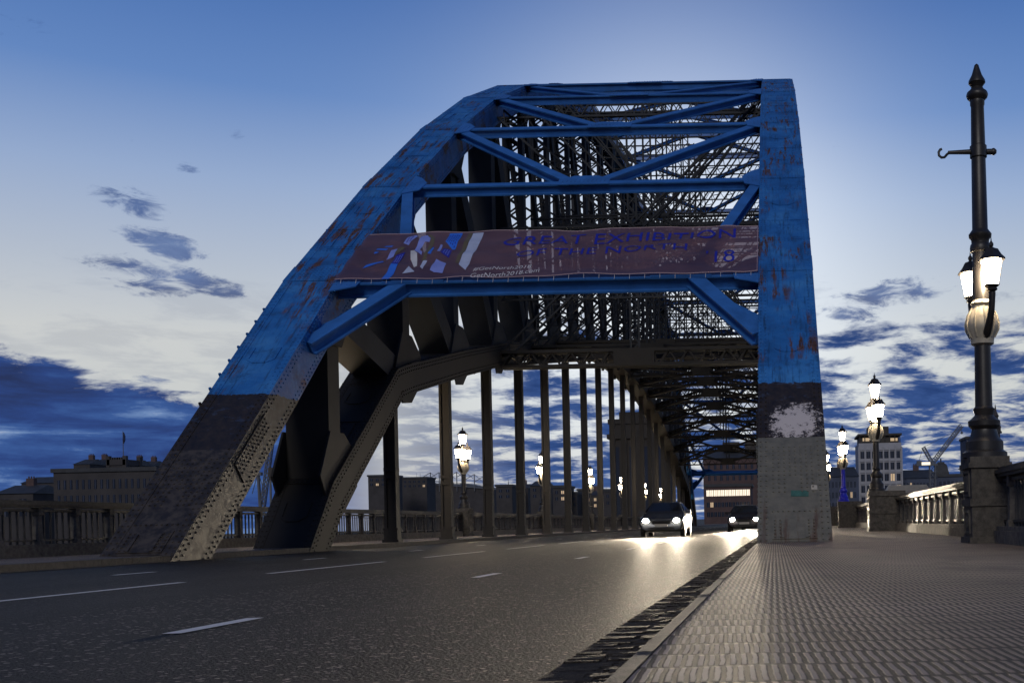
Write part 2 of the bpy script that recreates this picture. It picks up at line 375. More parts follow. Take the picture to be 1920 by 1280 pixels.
bridge = empty('arch_bridge', 'huge riveted steel arch bridge in peeling blue paint spanning the road', 'bridge', (XL/2+XR/2, 21.4, 0))
def bpart(mb, name, mat, smooth=False):
    o = mb.build(name, mat, None, smooth)
    o.parent = bridge; o.matrix_parent_inverse = Matrix.Translation(-Vector(bridge.location))
    return o
def chord(X, pts, depth, name, mat, top_pts=True, rivets=True, inner=1):
    """pts: (Y,Z) polyline of the TOP surface; section 1.5 wide x depth"""
    mb = MB(); n = len(pts); nr = []
    for i in range(n):
        ns = []
        for a, b_ in ((i-1, i), (i, i+1)):
            if a < 0 or b_ >= n: continue
            d = Vector((pts[b_][0]-pts[a][0], pts[b_][1]-pts[a][1])).normalized(); ns.append(Vector((-d.y, d.x)))
        m_ = sum(ns, Vector((0, 0)))/len(ns); m_ = m_/m_.length_squared
        nr.append(m_)
    vs = []
    for (y, z), m_ in zip(pts, nr):
        for sx in (-1, 1):
            for k in (0, 1): vs.append((X+sx*HW, y-m_.x*depth*k, z-m_.y*depth*k))
    fs = []
    for i in range(n-1):
        a, b_ = i*4, i*4+4
        fs += [(a, a+2, b_+2, b_), (a+1, b_+1, b_+3, a+3), (a, b_, b_+1, a+1), (a+2, a+3, b_+3, b_+2)]
    fs += [(0, 1, 3, 2), ((n-1)*4, (n-1)*4+2, (n-1)*4+3, (n-1)*4+1)]
    mb._add(vs, fs)
    xi = X + inner*HW
    for i in range(n-1):
        (y0, z0), (y1, z1) = pts[i], pts[i+1]
        d = Vector((0, y1-y0, z1-z0)); ln = d.length; d.normalize(); nn = Vector((0, -d.z, d.y)); P0 = Vector((X, y0, z0))
        sx = Vector((1, 0, 0))
        # edge angles of the box: slim flanges proud of the plate along both long edges
        if y0 < 70:
            for s_ in (-1, 1):
                mb.beam(P0+sx*(s_*(HW-0.12))+nn*0.006, P0+d*ln+sx*(s_*(HW-0.12))+nn*0.006, 0.243, 0.016, nn)
            # splice plate at the start of each panel
            if i > 0:
                L0 = 0.95
                mb.beam(P0-d*0.0+nn*0.018, P0+d*L0+nn*0.018, 2*HW+0.02, 0.022, nn)
                mb.beam(P0+d*(ln*0.50)+nn*0.008, P0+d*(ln*0.50+0.05)+nn*0.008, 2*HW+0.03, 0.03, nn)
                for q_ in (0.30, 0.86):
                    mb.beam(P0+d*(ln*q_)+nn*0.007, P0+d*(ln*q_+0.035)+nn*0.007, 2*HW+0.02, 0.024, nn)
                for s_ in (-0.30, 0.30):
                    mb.beam(P0+d*(ln*0.32)+sx*s_+nn*0.012, P0+d*(ln*0.48)+sx*s_+nn*0.012, 0.20, 0.022, nn)
            # access cover: a raised frame in the middle of the panel
            q = P0 + d*(ln*0.72)
            for (a, b_) in (((-0.33, 0.32), (-0.33, -0.2)), ((0.33, 0.32), (0.33, -0.2)), ((-0.33, -0.2), (-0.15, -0.34)), ((0.33, -0.2), (0.15, -0.34)), ((-0.15, -0.34), (0.15, -0.34))):
                mb.beam(q+sx*a[0]+d*a[1]+nn*0.012, q+sx*b_[0]+d*b_[1]+nn*0.012, 0.05, 0.025, nn)
        if rivets and y0 < 52:
            e = Vector((1, 0, 0)); st = int(ln/0.17)
            for k in range(st):
                q = P0+d*(ln*(k+0.5)/st)
                for s_ in (-0.69, -0.57, 0.57, 0.69): mb.rivet(q+e*s_+nn*0.014, nn, e)
            if i > 0:
                for k in range(7):
                    for j in range(9):
                        mb.rivet(P0+d*(0.08+0.13*k)+e*(-0.44+0.11*j)+nn*0.029, nn, e)
                for k in range(5):
                    for j in range(7):
                        if k % 2 == 0 or j % 2: mb.rivet(P0+d*(ln*0.50-0.12*k-0.1)+e*(-0.42+0.14*j)+nn*0.001, nn, e)
                for j in range(9):
                    for q_ in (0.30, 0.86):
                        for o_ in (-0.10, 0.14): mb.rivet(P0+d*(ln*q_+o_)+e*(-0.44+0.11*j)+nn*0.001, nn, e)
            # side face towards the road: rows along both edges
            sn = Vector((inner, 0, 0))
            for k in range(st):
                q = P0+d*(ln*(k+0.5)/st); q.x = xi
                for dd in (0.08, 0.2, depth-0.2, depth-0.08): mb.rivet(q-nn*dd, sn, d)
    return mb
upts = lambda: ([(21.4-1.5/0.884, -1.5)] + [(YP(k), zt(k)) for k in range(1, 22)] + [(2*YP(11)-21.4+1.7, -1.5)])
lpts = lambda: ([(29.4-2.6, -0.05-0.9), (29.05, 1.70), (34.2, 5.55)] + [(YP(k), zb(k)+0.5) for k in range(2, 21)] + [(2*YP(11)-34.2, 5.55), (2*YP(11)-29.05, 1.7), (2*YP(11)-26.8, -0.95)])
for X, inner in ((XL, 1), (XR, -1)):
    mb = chord(X, upts(), 1.0, 'upper_chord', M['paint'], inner=inner)
    # extra riveted plates near the foot
    d = Vector((0, 1, 0.884)).normalized(); nn = Vector((0, -d.z, d.y)); B = Vector((X, 21.4, 0))
    e = Vector((1, 0, 0))
    for s0, s1, w in ((0.0, 1.36, 1.50), (1.40, 3.36, 1.50)):
        mb.beam(B+d*s0+nn*0.012, B+d*s1+nn*0.012, w, 0.02, nn)
    mb.beam(B+d*0.06+nn*0.03, B+d*0.72+nn*0.03, 0.92, 0.022, nn)
    for k in range(12):
        for j in range(8):
            if k < 4 and j in (3, 4): continue
            mb.rivet(B+d*(1.55+0.14*k)+e*(-0.42+0.12*j)+nn*0.023, nn, e)
    for k in range(6):
        for j in (-0.40, -0.29, 0.29, 0.40): mb.rivet(B+d*(0.12+0.1*k)+e*j+nn*0.042, nn, e)
    for j in range(9): mb.rivet(B+d*0.92+e*(-0.44+0.11*j)+nn*0.023, nn, e)
    for j in (-0.24, 0.24):     # slotted lugs at the very foot
        mb.beam(B+d*0.08+e*j+nn*0.05, B+d*0.6+e*j+nn*0.05, 0.06, 0.03, nn)
    if X == XR:
        def on_foot(u, v, off):
            r = ray(u, v); tt = (B+nn*off-Vector((0, 0, EYE))).dot(nn)/r.dot(nn); return Vector((0, 0, EYE))+r*tt
        for nm_, mt_, (u0, v0, u1, v1) in (('painted_patch', 'teal', (1483, 919, 1516, 930)), ('sticker', 'plate', (1521, 909, 1536, 917))):
            k_ = MB(); k_.prism([on_foot(u0, v0, 0.028), on_foot(u1, v0, 0.028), on_foot(u1, v1, 0.028), on_foot(u0, v1, 0.028)], nn, 0.006); bpart(k_, nm_, M[mt_])
    # ladder-like edge studs on the outer edge
    for k in range(12):
        q = B + d*(5.2+0.62*k)
        if inner > 0 and q.y < 29: mb.beam(q+e*(-inner*(HW+0.02)), q+e*(-inner*(HW+0.02))+nn*0.10, 0.05, 0.05, d)
    bpart(mb, 'upper_chord', M['paint'])
    # foot: side gusset with bold rivets
    g = MB(); xs = X+inner*(HW+0.018)
    def side(q, off): return Vector((xs, q.y, q.z)) + off
    q0 = B+d*3.1-nn*0.12; q1 = B+d*5.0-nn*0.12
    g.prism([side(q0, -nn*0.0), side(q1, Vector()), side(q1, -nn*0.38), side(q0, -nn*0.55)], (1, 0, 0), 0.03)
    for k in range(14):
        for j in range(3): g.rivet(side(q0+d*(0.1+0.13*k)-nn*(0.07+0.13*j), Vector((inner*0.016, 0, 0))), (inner, 0, 0), d, 0.03)
    bpart(g, 'gusset_plate', M['stone'] if False else M['paint'])
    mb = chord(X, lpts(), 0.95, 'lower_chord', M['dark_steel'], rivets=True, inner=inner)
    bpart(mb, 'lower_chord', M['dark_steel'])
    for k in range(1, 22):
        y = YP(k)
        mb = MB(); w = 1.18 if k < 3 else 1.0
        p0, p1 = Vector((X, y, zb(k)-0.2)), Vector((X, y, zu(k)))
        # post: two plates and lattice face between (solid box for the first)
        if k < 5 or k > 18:
            mb.beam(p0, p1, w, 0.75 if k in (1, 21) else 0.62, (0, 1, 0))
        else:
            for s_ in (-1, 1): mb.beam(p0+e*(s_*w*0.40), p1+e*(s_*w*0.40), w*0.2, 0.55, (0, 1, 0))
            mb.laced(p0+Vector((0, -0.2, 0)), p1+Vector((0, -0.2, 0)), (1, 0, 0), w*0.62, 0.1, 0.05, 0.09)
            mb.laced(p0+Vector((0, 0.2, 0)), p1+Vector((0, 0.2, 0)), (1, 0, 0), w*0.62, 0.1, 0.05, 0.09)
        post_mb = mb
        if k < 21:
            mb = MB()
            a, b_ = (k, k+1) if k < 11 else (k+1, k)
            q0, q1 = Vector((X, YP(a), zu(a))), Vector((X, YP(b_), zb(b_)))
            if k < 5 or k > 17: mb.beam(q0, q1, 1.1, 0.85, (0, 0.3, 1))
            else:
                for s_ in (-1, 1): mb.beam(q0+e*(s_*0.45), q1+e*(s_*0.45), 0.16, 0.5, (0, 0.3, 1))
                mb.laced(q0, q1, (1, 0, 0), 0.8, 0.4, 0.05, 0.09)
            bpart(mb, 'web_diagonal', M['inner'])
        # node gussets on both faces of the rib belong to the post
        mb = post_mb
        for s_ in (-1, 1):
            xs2 = X+s_*(0.60 if k > 1 else 0.64)
            zc = zb(k)
            mb.prism([(xs2, y-1.15, zc+0.25), (xs2, y-0.45, zc+1.5), (xs2, y+0.45, zc+1.5), (xs2, y+1.3, zc+0.95), (xs2, y+1.3, zc+0.05), (xs2, y+0.3, zc-0.75), (xs2, y-0.5, zc-0.85)] if k <= 11 else
                     [(xs2, y+1.15, zc+0.25), (xs2, y+0.45, zc+1.5), (xs2, y-0.45, zc+1.5), (xs2, y-1.3, zc+0.95), (xs2, y-1.3, zc+0.05), (xs2, y-0.3, zc-0.75), (xs2, y+0.5, zc-0.85)], (1, 0, 0), 0.06)
            zc = zt(k)-0.45; sl = (zt(min(k+1, 21))-zt(max(k-1, 1)))/(PX*2)
            mb.prism([(xs2, y-1.1, zc-1.1*sl-0.1), (xs2, y+1.1, zc+1.1*sl-0.1), (xs2, y+1.2, zc+1.1*sl-0.75), (xs2, y+0.4, zc-1.35), (xs2, y-0.4, zc-1.35), (xs2, y-1.0, zc-1.0*sl-0.95)], (1, 0, 0), 0.06)
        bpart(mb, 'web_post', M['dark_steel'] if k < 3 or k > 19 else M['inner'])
        # hanger with stepped plinth
        if 2 <= k <= 20:
            mb = MB(); zz = zb(k)-0.3
            for s_ in (-1, 1): mb.box(X+s_*0.155-0.04, X+s_*0.155+0.04, y-0.17, y+0.17, 0.42, zz)
            mb.box(X-0.116, X+0.116, y-0.11, y+0.11, 0.42, zz)
            mb.box(X-0.22, X+0.22, y-0.19, y+0.19, 0.0, 0.42)
            mb.box(X-0.27, X+0.27, y-0.23, y+0.23, 0.0, 0.09)
            mb.box(X-0.245, X+0.245, y-0.21, y+0.21, 0.40, 0.47)
            for zz2 in (2.1, 2.35):
                mb.box(X-0.20, X+0.20, y-0.18, y+0.18, zz2, zz2+0.12)
            for q in range(10):
                mb.rivet((X-0.155, y-0.17, 0.7+0.16*q), (0, -1, 0), (1, 0, 0), 0.018); mb.rivet((X+0.155, y-0.17, 0.7+0.16*q), (0, -1, 0), (1, 0, 0), 0.018)
            bpart(mb, 'hanger', M['hanger'])
XIL, XIR, XM = XL+HW, XR-HW, (XL+XR)/2
def slope_n(k):
    dz = (zt(min(k+1, 21))-zt(max(k-1, 1))); dy = YP(min(k+1, 21))-YP(max(k-1, 1)); d = Vector((0, dy, dz)).normalized()
    return Vector((0, -d.z, d.y)), d
for k in range(1, 22):
    nn, d = slope_n(k); y = YP(k); z = zt(k)
    mb = MB(); big = k in (1, 21)
    off = -nn*(0.16 if not big else 0.22)
    mb.ibeam(Vector((XIL, y, z))+off, Vector((XIR, y, z))+off, 0.46 if big else 0.30, 0.44 if big else 0.34, nn)
    # gussets at the chord ends and at the strut centre
    o2 = nn*0.02
    for xi, s_ in ((XIL, 1), (XIR, -1)):
        P0 = Vector((xi, y, z))+o2
        L2 = 0.55 if big else 0.42
        poly = [P0-d*0.75, P0-d*0.45+Vector((s_*L2*1.2, 0, 0)), P0+d*0.25+Vector((s_*L2*1.4, 0, 0)), P0+d*0.75+Vector((s_*L2*0.7, 0, 0)), P0+d*1.0]
        mb.prism(poly, nn, 0.03)
        for a in range(4):
            for c_ in range(3): mb.rivet(P0-d*(0.35-0.2*a)+Vector((s_*(0.1+0.14*c_), 0, 0))+nn*0.015, nn, (1, 0, 0))
    ctrs = [XM-3.7, XM+3.7] if big else [XM]
    for xc in ctrs:
        P0 = Vector((xc, y, z))+o2
        sg = 1 if k <= 11 else -1
        mb.prism([P0+Vector((-0.85, 0, 0))-d*0.22*sg, P0+Vector((0.85, 0, 0))-d*0.22*sg, P0+Vector((0.85, 0, 0))+d*0.25*sg, P0+Vector((0.4, 0, 0))+d*0.62*sg, P0+Vector((-0.4, 0, 0))+d*0.62*sg, P0+Vector((-0.85, 0, 0))+d*0.25*sg], nn, 0.03)
        for a in range(11):
            for c_ in range(2): mb.rivet(P0+Vector((-0.7+0.14*a, 0, 0))+d*(0.02+0.14*c_)*sg+nn*0.015, nn, (1, 0, 0))
    bpart(mb, 'upper_strut', M['brace'])
for k in range(1, 22):         # K bracing of the upper laterals
    if k == 11: continue
    j = k+1 if k < 11 else k-1
    for s_, xi in ((-1, XIL), (1, XIR)):
        xc = XM+s_*3.7 if k in (1, 21) else XM
        na, _ = slope_n(k); nb, _ = slope_n(j)
        mb = MB()
        a = Vector((xc+s_*0.3, YP(k), zt(k))) - na*0.14; b_ = Vector((xi, YP(j), zt(j))) - nb*0.14
        mb.ibeam(a, b_, 0.34 if k < 4 else 0.26, 0.30 if k < 4 else 0.24, na)
        bpart(mb, 'upper_brace', M['brace'])
for k0, kk in ((1, 1), (21, -1)):   # portal knees running down from the first strut to the ribs
    for s_, xi in ((-1, XIL), (1, XIR)):
        n_, d_ = slope_n(2)
        a = Vector((XM+s_*4.0, YP(1), zt(1))) - n_*0.2
        yb = 27.55; b_ = Vector((xi, yb, 0.884*(yb-21.4))) - n_*0.3
        if kk < 0: a.y = 2*YP(11)-a.y; b_.y = 2*YP(11)-b_.y
        mb = MB(); mb.ibeam(a, b_, 0.42, 0.36, n_)
        dd = (b_-a).normalized()
        mb.prism([b_-dd*1.0, b_+Vector((0, 0.0, 0)), b_+Vector((0, 0.85, 0.75))*(1 if kk > 0 else 1)-dd*0.0, b_-dd*1.2+Vector((0, 0.5, 0.45))] if kk > 0 else [b_-dd*1.0, b_, b_+Vector((0, -0.85, 0.75)), b_-dd*1.2+Vector((0, -0.5, 0.45))], n_ if kk > 0 else Vector((0, -n_.y, n_.z)), 0.03)
        bpart(mb, 'portal_knee', M['brace'])
for k in range(4, 19):         # lower laterals and sway frames
    y = YP(k); z = zb(k)-0.22
    mb = MB()
    mb.laced((XIL, y-0.2, z), (XIR, y-0.2, z), (0, 0, 1), 0.78, 0.22, 0.13, 0.06, 0.42)
    mb.laced((XIL, y+0.2, z), (XIR, y+0.2, z), (0, 0, 1), 0.78, 0.22, 0.13, 0.06, 0.42)
    mb.box(XM-0.9, XM+0.9, y-0.33, y+0.33, z-0.36, z+0.36)
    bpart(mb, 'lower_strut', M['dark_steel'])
    j = k+1 if k < 11 else k-1
    if k != 11:
        for s_, xi in ((-1, XIL), (1, XIR)):
            mb = MB()
            mb.laced((xi, y, z), (XM+s_*0.7, YP(j), zb(j)-0.15), (0, 0, 1), 0.55, 0.45, 0.12, 0.06, 0.42)
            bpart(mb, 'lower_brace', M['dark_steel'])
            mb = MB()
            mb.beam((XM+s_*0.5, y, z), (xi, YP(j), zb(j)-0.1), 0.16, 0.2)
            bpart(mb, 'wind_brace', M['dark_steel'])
    if True:
        zt_, zb_ = zu(k)-0.1, z+0.3
        zm = (zt_+zb_)/2
        for s_ in (-1, 1):
            mb = MB()
            mb.laced((XM-s_*5.7, y+0.02*s_, zb_), (XM+s_*5.7, y+0.02*s_, zt_), (0, 1, 0) if False else (0, 0, 1), 0.5, 0.12, 0.08, 0.05, 0.42)
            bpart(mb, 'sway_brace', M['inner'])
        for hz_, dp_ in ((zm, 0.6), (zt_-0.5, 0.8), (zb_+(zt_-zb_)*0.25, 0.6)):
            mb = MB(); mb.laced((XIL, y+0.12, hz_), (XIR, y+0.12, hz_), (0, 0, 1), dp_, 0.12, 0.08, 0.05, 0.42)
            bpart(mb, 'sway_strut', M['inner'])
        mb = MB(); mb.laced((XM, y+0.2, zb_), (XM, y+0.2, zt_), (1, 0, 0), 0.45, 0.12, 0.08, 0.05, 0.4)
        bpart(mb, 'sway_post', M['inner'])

# ------------------------------------------------------------------ deck, road, footways
Y0, Y1 = -12.0, 420.0
ROADZ = -0.12
def sheet(name, x0, x1, y0, y1, z, mat, nx=1, ny=1):
    mb = MB()
    for i in range(nx):
        for j in range(ny):
            a, b_ = x0+(x1-x0)*i/nx, x0+(x1-x0)*(i+1)/nx; c_, d_ = y0+(y1-y0)*j/ny, y0+(y1-y0)*(j+1)/ny
            mb._add([(a, c_, z), (b_, c_, z), (b_, d_, z), (a, d_, z)], [(0, 1, 2, 3)])
    return struct(mb.build(name, mat))
mb = MB(); mb.box(-16.6, 4.9, Y0, Y1, -2.0, -0.30); struct(mb.build('deck_girder', M['dark_steel']))
mb = MB(); mb.box(-12.18, -0.49, Y0, Y1, -0.30, ROADZ); struct(mb.build('road', M['asphalt']))
mb = MB(); mb.box(-0.435, 4.7, Y0, Y1, -0.30, 0.0); struct(mb.build('footway', M['footway']))
mb = MB(); mb.box(-16.4, -12.47, Y0, Y1, -0.30, 0.0); struct(mb.build('far_footway', M['footway']))
def kerb_mat_strip(name, x0, x1):
    mb = MB(); y = Y0; 
    while y < 180:
        z = 0.004+random.uniform(-0.002, 0.002); mb.box(x0, x1, y+0.004, y+0.91, -0.30, z); y += 0.915
    mb.box(x0, x1, y, Y1, -0.30, 0.0)
    return struct(mb.build(name, M['stone']))
M['kerb'] = plain('kerb_granite', (0.045, 0.039, 0.034), 0.75, 0.6, 14, 0.6)
o = kerb_mat_strip('kerb', -0.49, -0.437); o.data.materials[0] = M['kerb']
o = kerb_mat_strip('far_kerb', -12.47, -12.19); o.data.materials[0] = M['kerb']
mb = MB(); y = -1.0; mb.box(-0.885, -0.493, -1.0, 46, ROADZ-0.03, ROADZ+0.003)
while y < 46:
    d_ = random.uniform(0.07, 0.13); x = -0.88
    while x < -0.50:
        w_ = min(random.uniform(0.10, 0.24), -0.492-x)
        z1_ = ROADZ+random.uniform(0.008, 0.015); j_ = [random.uniform(-0.008, 0.006) for _ in range(4)]
        mb.hexa([(x+0.004, y+0.004, ROADZ-0.02), (x+w_-0.004, y+0.004, ROADZ-0.02), (x+0.004, y+d_-0.006, ROADZ-0.02), (x+w_-0.004, y+d_-0.006, ROADZ-0.02),
                 (x+0.012, y+0.012, z1_+j_[0]*0.5), (x+w_-0.012, y+0.012, z1_+j_[1]*0.5), (x+0.012, y+d_-0.014, z1_+j_[2]*0.5), (x+w_-0.012, y+d_-0.014, z1_+j_[3]*0.5)])
        x += w_
        if x > -0.53: break
    y += d_
mb.box(-0.86, -0.492, 46, Y1, ROADZ-0.02, ROADZ+0.006); mb.box(-0.86, -0.492, Y0, -1.0, ROADZ-0.02, ROADZ+0.006)
struct(mb.build('gutter', M['gutter']))
sheet('far_gutter', -12.17, -11.85, Y0, Y1, ROADZ+0.004, M['gutter'])
def marks(name, x, w, y_start, ln, step, n):
    mb = MB()
    for i in range(n):
        a = y_start+i*step; z = ROADZ+0.006
        j = [random.uniform(-0.006, 0.006) for _ in range(4)]
        mb._add([(x-w/2+j[0], a, z), (x+w/2+j[1], a, z), (x+w/2+j[2], a+ln, z), (x-w/2+j[3], a+ln, z)], [(0, 1, 2, 3)])
    return struct(mb.build(name, M['white']))
marks('lane_marking', -3.36, 0.11, 5.85-5.8, 0.95, 5.8, 60)
marks('centre_marking', -6.75, 0.10, 7.9-6.1, 4.1, 6.1, 55)
marks('far_lane_marking', -9.15, 0.10, 14.6-11.6, 0.95, 5.8, 60)

# ------------------------------------------------------------------ valley
def grid_sheet(name, x0, x1, y0, y1, nx, ny, zf, mat):
    mb = MB(); vs = []; fs = []
    for j in range(ny+1):
        for i in range(nx+1):
            x = x0+(x1-x0)*i/nx; y = y0+(y1-y0)*j/ny; vs.append((x, y, zf(x, y)))
    for j in range(ny):
        for i in range(nx):
            a = j*(nx+1)+i; fs.append((a, a+1, a+nx+2, a+nx+1))
    mb._add(vs, fs); return struct(mb.build(name, mat))
def zg(x, y):
    z = -27.0
    if y > 150: z += 24*min(1, (y-150)/130)*(1 if abs(x) < 420 else 0.8)
    z += 60*max(0, math.sin((x+900)/1500.0))*min(1, max(0, (y-900)/1500))*0.4
    if x < -60 and y < 150: z += min(20, (-60-x)*0.12)
    if y < 5: z += min(24, (5-y)*0.8)
    return z if not (abs(x) < 60 and y > 150) else min(z, -3.2)
grid_sheet('ground', -6000, 6000, -800, 9000, 120, 100, zg, M['ground'])
sheet('river', -900, 900, 20, 148, -26.2, M['water'])

# ------------------------------------------------------------------ parapets
def bay_mesh(length):
    base, rail, bal, post = MB(), MB(), MB(), MB()
    base.box(-0.20, 0.20, 0, length, 0, 0.20); base.box(-0.16, 0.16, 0, length, 0.20, 0.27)
    rail.box(-0.13, 0.13, 0, length, 1.06, 1.11); rail.box(-0.17, 0.17, 0, length, 1.11, 1.17); rail.box(-0.11, 0.11, 0, length, 1.17, 1.215)
    rail.box(-0.05, 0.05, 0, length, 0.98, 1.03)
    bal.box(-0.035, 0.035, 0, length, 0.335, 0.375)
    n = max(1, int(length/1.18)); st = length/n
    for i in range(n):
        yc = (i+0.5)*st
        if i == 0:
            pr = [(0.105, 0.085, 0.27), (0.105, 0.085, 0.34), (0.085, 0.07, 0.37), (0.06, 0.05, 0.88), (0.09, 0.075, 0.91), (0.09, 0.075, 1.06)]
            vs = [(sx*a, sy*b_, z) for a, b_, z in pr for sx, sy in ((-1, -1), (1, -1), (1, 1), (-1, 1))]
            post._add(vs, [(q*4+k, q*4+(k+1) % 4, q*4+4+(k+1) % 4, q*4+4+k) for q in range(5) for k in range(4)] + [(0, 1, 2, 3), (20, 21, 22, 23)])
        m_ = 6
        for k in range(1, m_):
            yb = yc+st*k/m_ if i < n-1 else yc+st*k/m_
            if yb > length-0.05: continue
            bal.box(-0.017, 0.017, yb-0.017, yb+0.017, 0.27, 1.0)
            bal.tube((0, yb, 0.86), (0, yb, 0.90), 0.03, 0.03, 6)
        for k in range(0, m_):     # small arches between the bars
            ya = yc+st*k/m_; r = st/m_/2
            pts = [(0, ya+r-r*math.cos(t*PI/5), 0.93+r*0.55*math.sin(t*PI/5)) for t in range(6)]
            if ya+2*r < length: bal.path(pts, 0.012, 4)
        for k in range(1, m_):
            if i == 0:
                yb = yc-st*k/m_
                if yb > 0.05: bal.box(-0.017, 0.017, yb-0.017, yb+0.017, 0.27, 1.0)
    return base, rail, bal, post, n
def make_bay(x, y0, y1, label, proto=None):
    t = empty('bridge_parapet', label, 'parapet', (x, y0, 0), 0, 'parapet bays between the lamp piers')
    if proto is None or abs(proto[1]-(y1-y0)) > 1e-3:
        base, rail, bal, post, n = bay_mesh(y1-y0)
        base.build('plinth', M['stone'], t); rail.build('coping', M['cast'], t); bal.build('bar_panel', M['cast'], t)
        pm = post.build('baluster', M['stone'], t); pm.location.y = (y1-y0)/n*0.5
        for q in range(1, n):
            c_ = pm.copy(); C.objects.link(c_); c_.parent = t; c_.location.y = (y1-y0)/n*(q+0.5)
    else:
        for ch in proto[0].children:
            c_ = ch.copy(); C.objects.link(c_); c_.parent = t
    return t
def make_pier(x, y, inner, label, HX=0.30):
    mb = MB(); hx, hy = HX, 0.40
    mb.box(-hx, hx, -hy, hy, 0, 1.26); mb.box(-hx-0.05, hx+0.05, -hy-0.05, hy+0.05, 0, 0.10)
    mb.box(-hx-0.035, hx+0.035, -hy-0.035, hy+0.035, 0.60, 0.72)
    mb.box(-hx-0.05, hx+0.05, -hy-0.05, hy+0.05, 1.22, 1.30); mb.box(-hx-0.02, hx+0.02, -hy-0.02, hy+0.02, 1.30, 1.40)
    t = empty('parapet_pier', label, 'pier', (x, y, 0), 0, 'piers carrying the bridge lamps')
    for s_ in (-1, 1):
        p = MB()
        xs = s_*(hx+0.012)
        for (a, b_, c_, d_) in ((-0.24, 0.24, 0.16, 0.20), (-0.24, 0.24, 0.50, 0.54), (-0.24, -0.20, 0.20, 0.50), (0.20, 0.24, 0.20, 0.50)):
            p.box(xs-0.012, xs+0.012, a, b_, c_, d_)
        p.box(xs-0.01, xs+0.01, -0.1, 0.1, 0.26, 0.44)
        for (a, b_, c_, d_) in ((-0.26, 0.26, 0.76, 0.80), (-0.26, 0.26, 1.14, 1.18), (-0.26, -0.22, 0.80, 1.14), (0.22, 0.26, 0.80, 1.14)):
            p.box(xs-0.012, xs+0.012, a, b_, c_, d_)
        for q in range(6): p.tube((xs, -0.17+0.068*q, 0.84), (xs, -0.17+0.068*q, 1.10), 0.02, 0.02, 6)
        p.build('raised_panel', M['cast'], t)
    mb.build('pier_block', M['pier'], t)
    return t
XPR, XPL = 3.52, -16.18
RL = [17.6, 37.5, 57.4, 77.3, 97.2, 117.1, 137.0]          # right lamp stations
LL = [36.5, 54.0, 71.8, 90.0, 107.8, 125.6, 143.4]          # left lamp stations
desc_r = ['nearest tall black pole at the right edge of the photo', 'second lamp on the right, before the white tower block', 'blue lamp on the right', 'fourth lamp on the right behind the blue one', 'fifth lamp on the right, mostly behind the column', 'sixth lamp on the right, mostly behind the column', 'seventh lamp on the right, mostly behind the column']
ys = [Y0] + RL + [157]
lab_r = ['nearest parapet bay, running from the tall black pole out of the photo', 'parapet bay between the tall black pole and the second right-hand lamp', 'parapet bay between the second right-hand lamp and the blue lamp', 'parapet bay just past the blue lamp', 'second parapet bay past the blue lamp', 'third parapet bay past the blue lamp', 'fourth parapet bay past the blue lamp', 'last right-hand parapet bay at the far end of the bridge']
proto = None
for i in range(len(ys)-1):
    a, b_ = ys[i]+(0.40 if i else 0), ys[i+1]-(0.40 if i < len(ys)-2 else 0)
    t = make_bay(3.62 if i == 0 else 4.15, a, b_, lab_r[i], proto)
    if i == 1: proto = (t, b_-a)
ys = [Y0, 18.5] + LL + [157]
nm_l = ['left of the left arch foot, nearest the camera', 'behind the foot of the left arch rib', 'just left of the clear three-lantern lamp', 'right of the clear three-lantern lamp', 'fourth along, behind the slim hangers', 'fifth along the far footway', 'sixth along the far footway', 'seventh along the far footway', 'last along the far footway by the dark stone tower']
proto = None
for i in range(len(ys)-1):
    a, b_ = ys[i]+(0.40 if i else 0), ys[i+1]-(0.40 if i < len(ys)-2 else 0)
    t = make_bay(XPL, a, b_, 'far side parapet bay ' + nm_l[i], None)
for i, y in enumerate(RL):
    make_pier(3.38 if i == 0 else 3.70, y, -1, ['stone pier under the tall black pole at the right', 'stone pier under the second right-hand lamp, by the white tower', 'stone pier under the blue lamp', 'stone pier one bay past the blue lamp', 'stone pier two bays past the blue lamp', 'stone pier three bays past the blue lamp', 'stone pier four bays past the blue lamp'][i], 0.30 if i == 0 else 0.62)
for i, y in enumerate([18.5]+LL):
    make_pier(-16.04, y, 1, ['far side pier left of the left arch foot', 'far side pier hidden behind the left arch post', 'far side pier under the clear three-lantern lamp', 'far side pier under the second clear lamp among the hangers', 'far side pier under the third lamp among the hangers', 'far side pier under the fourth lamp, before the dark stone tower', 'far side pier under the fifth lamp along', 'far side pier under the last lamp by the dark stone tower'][i])

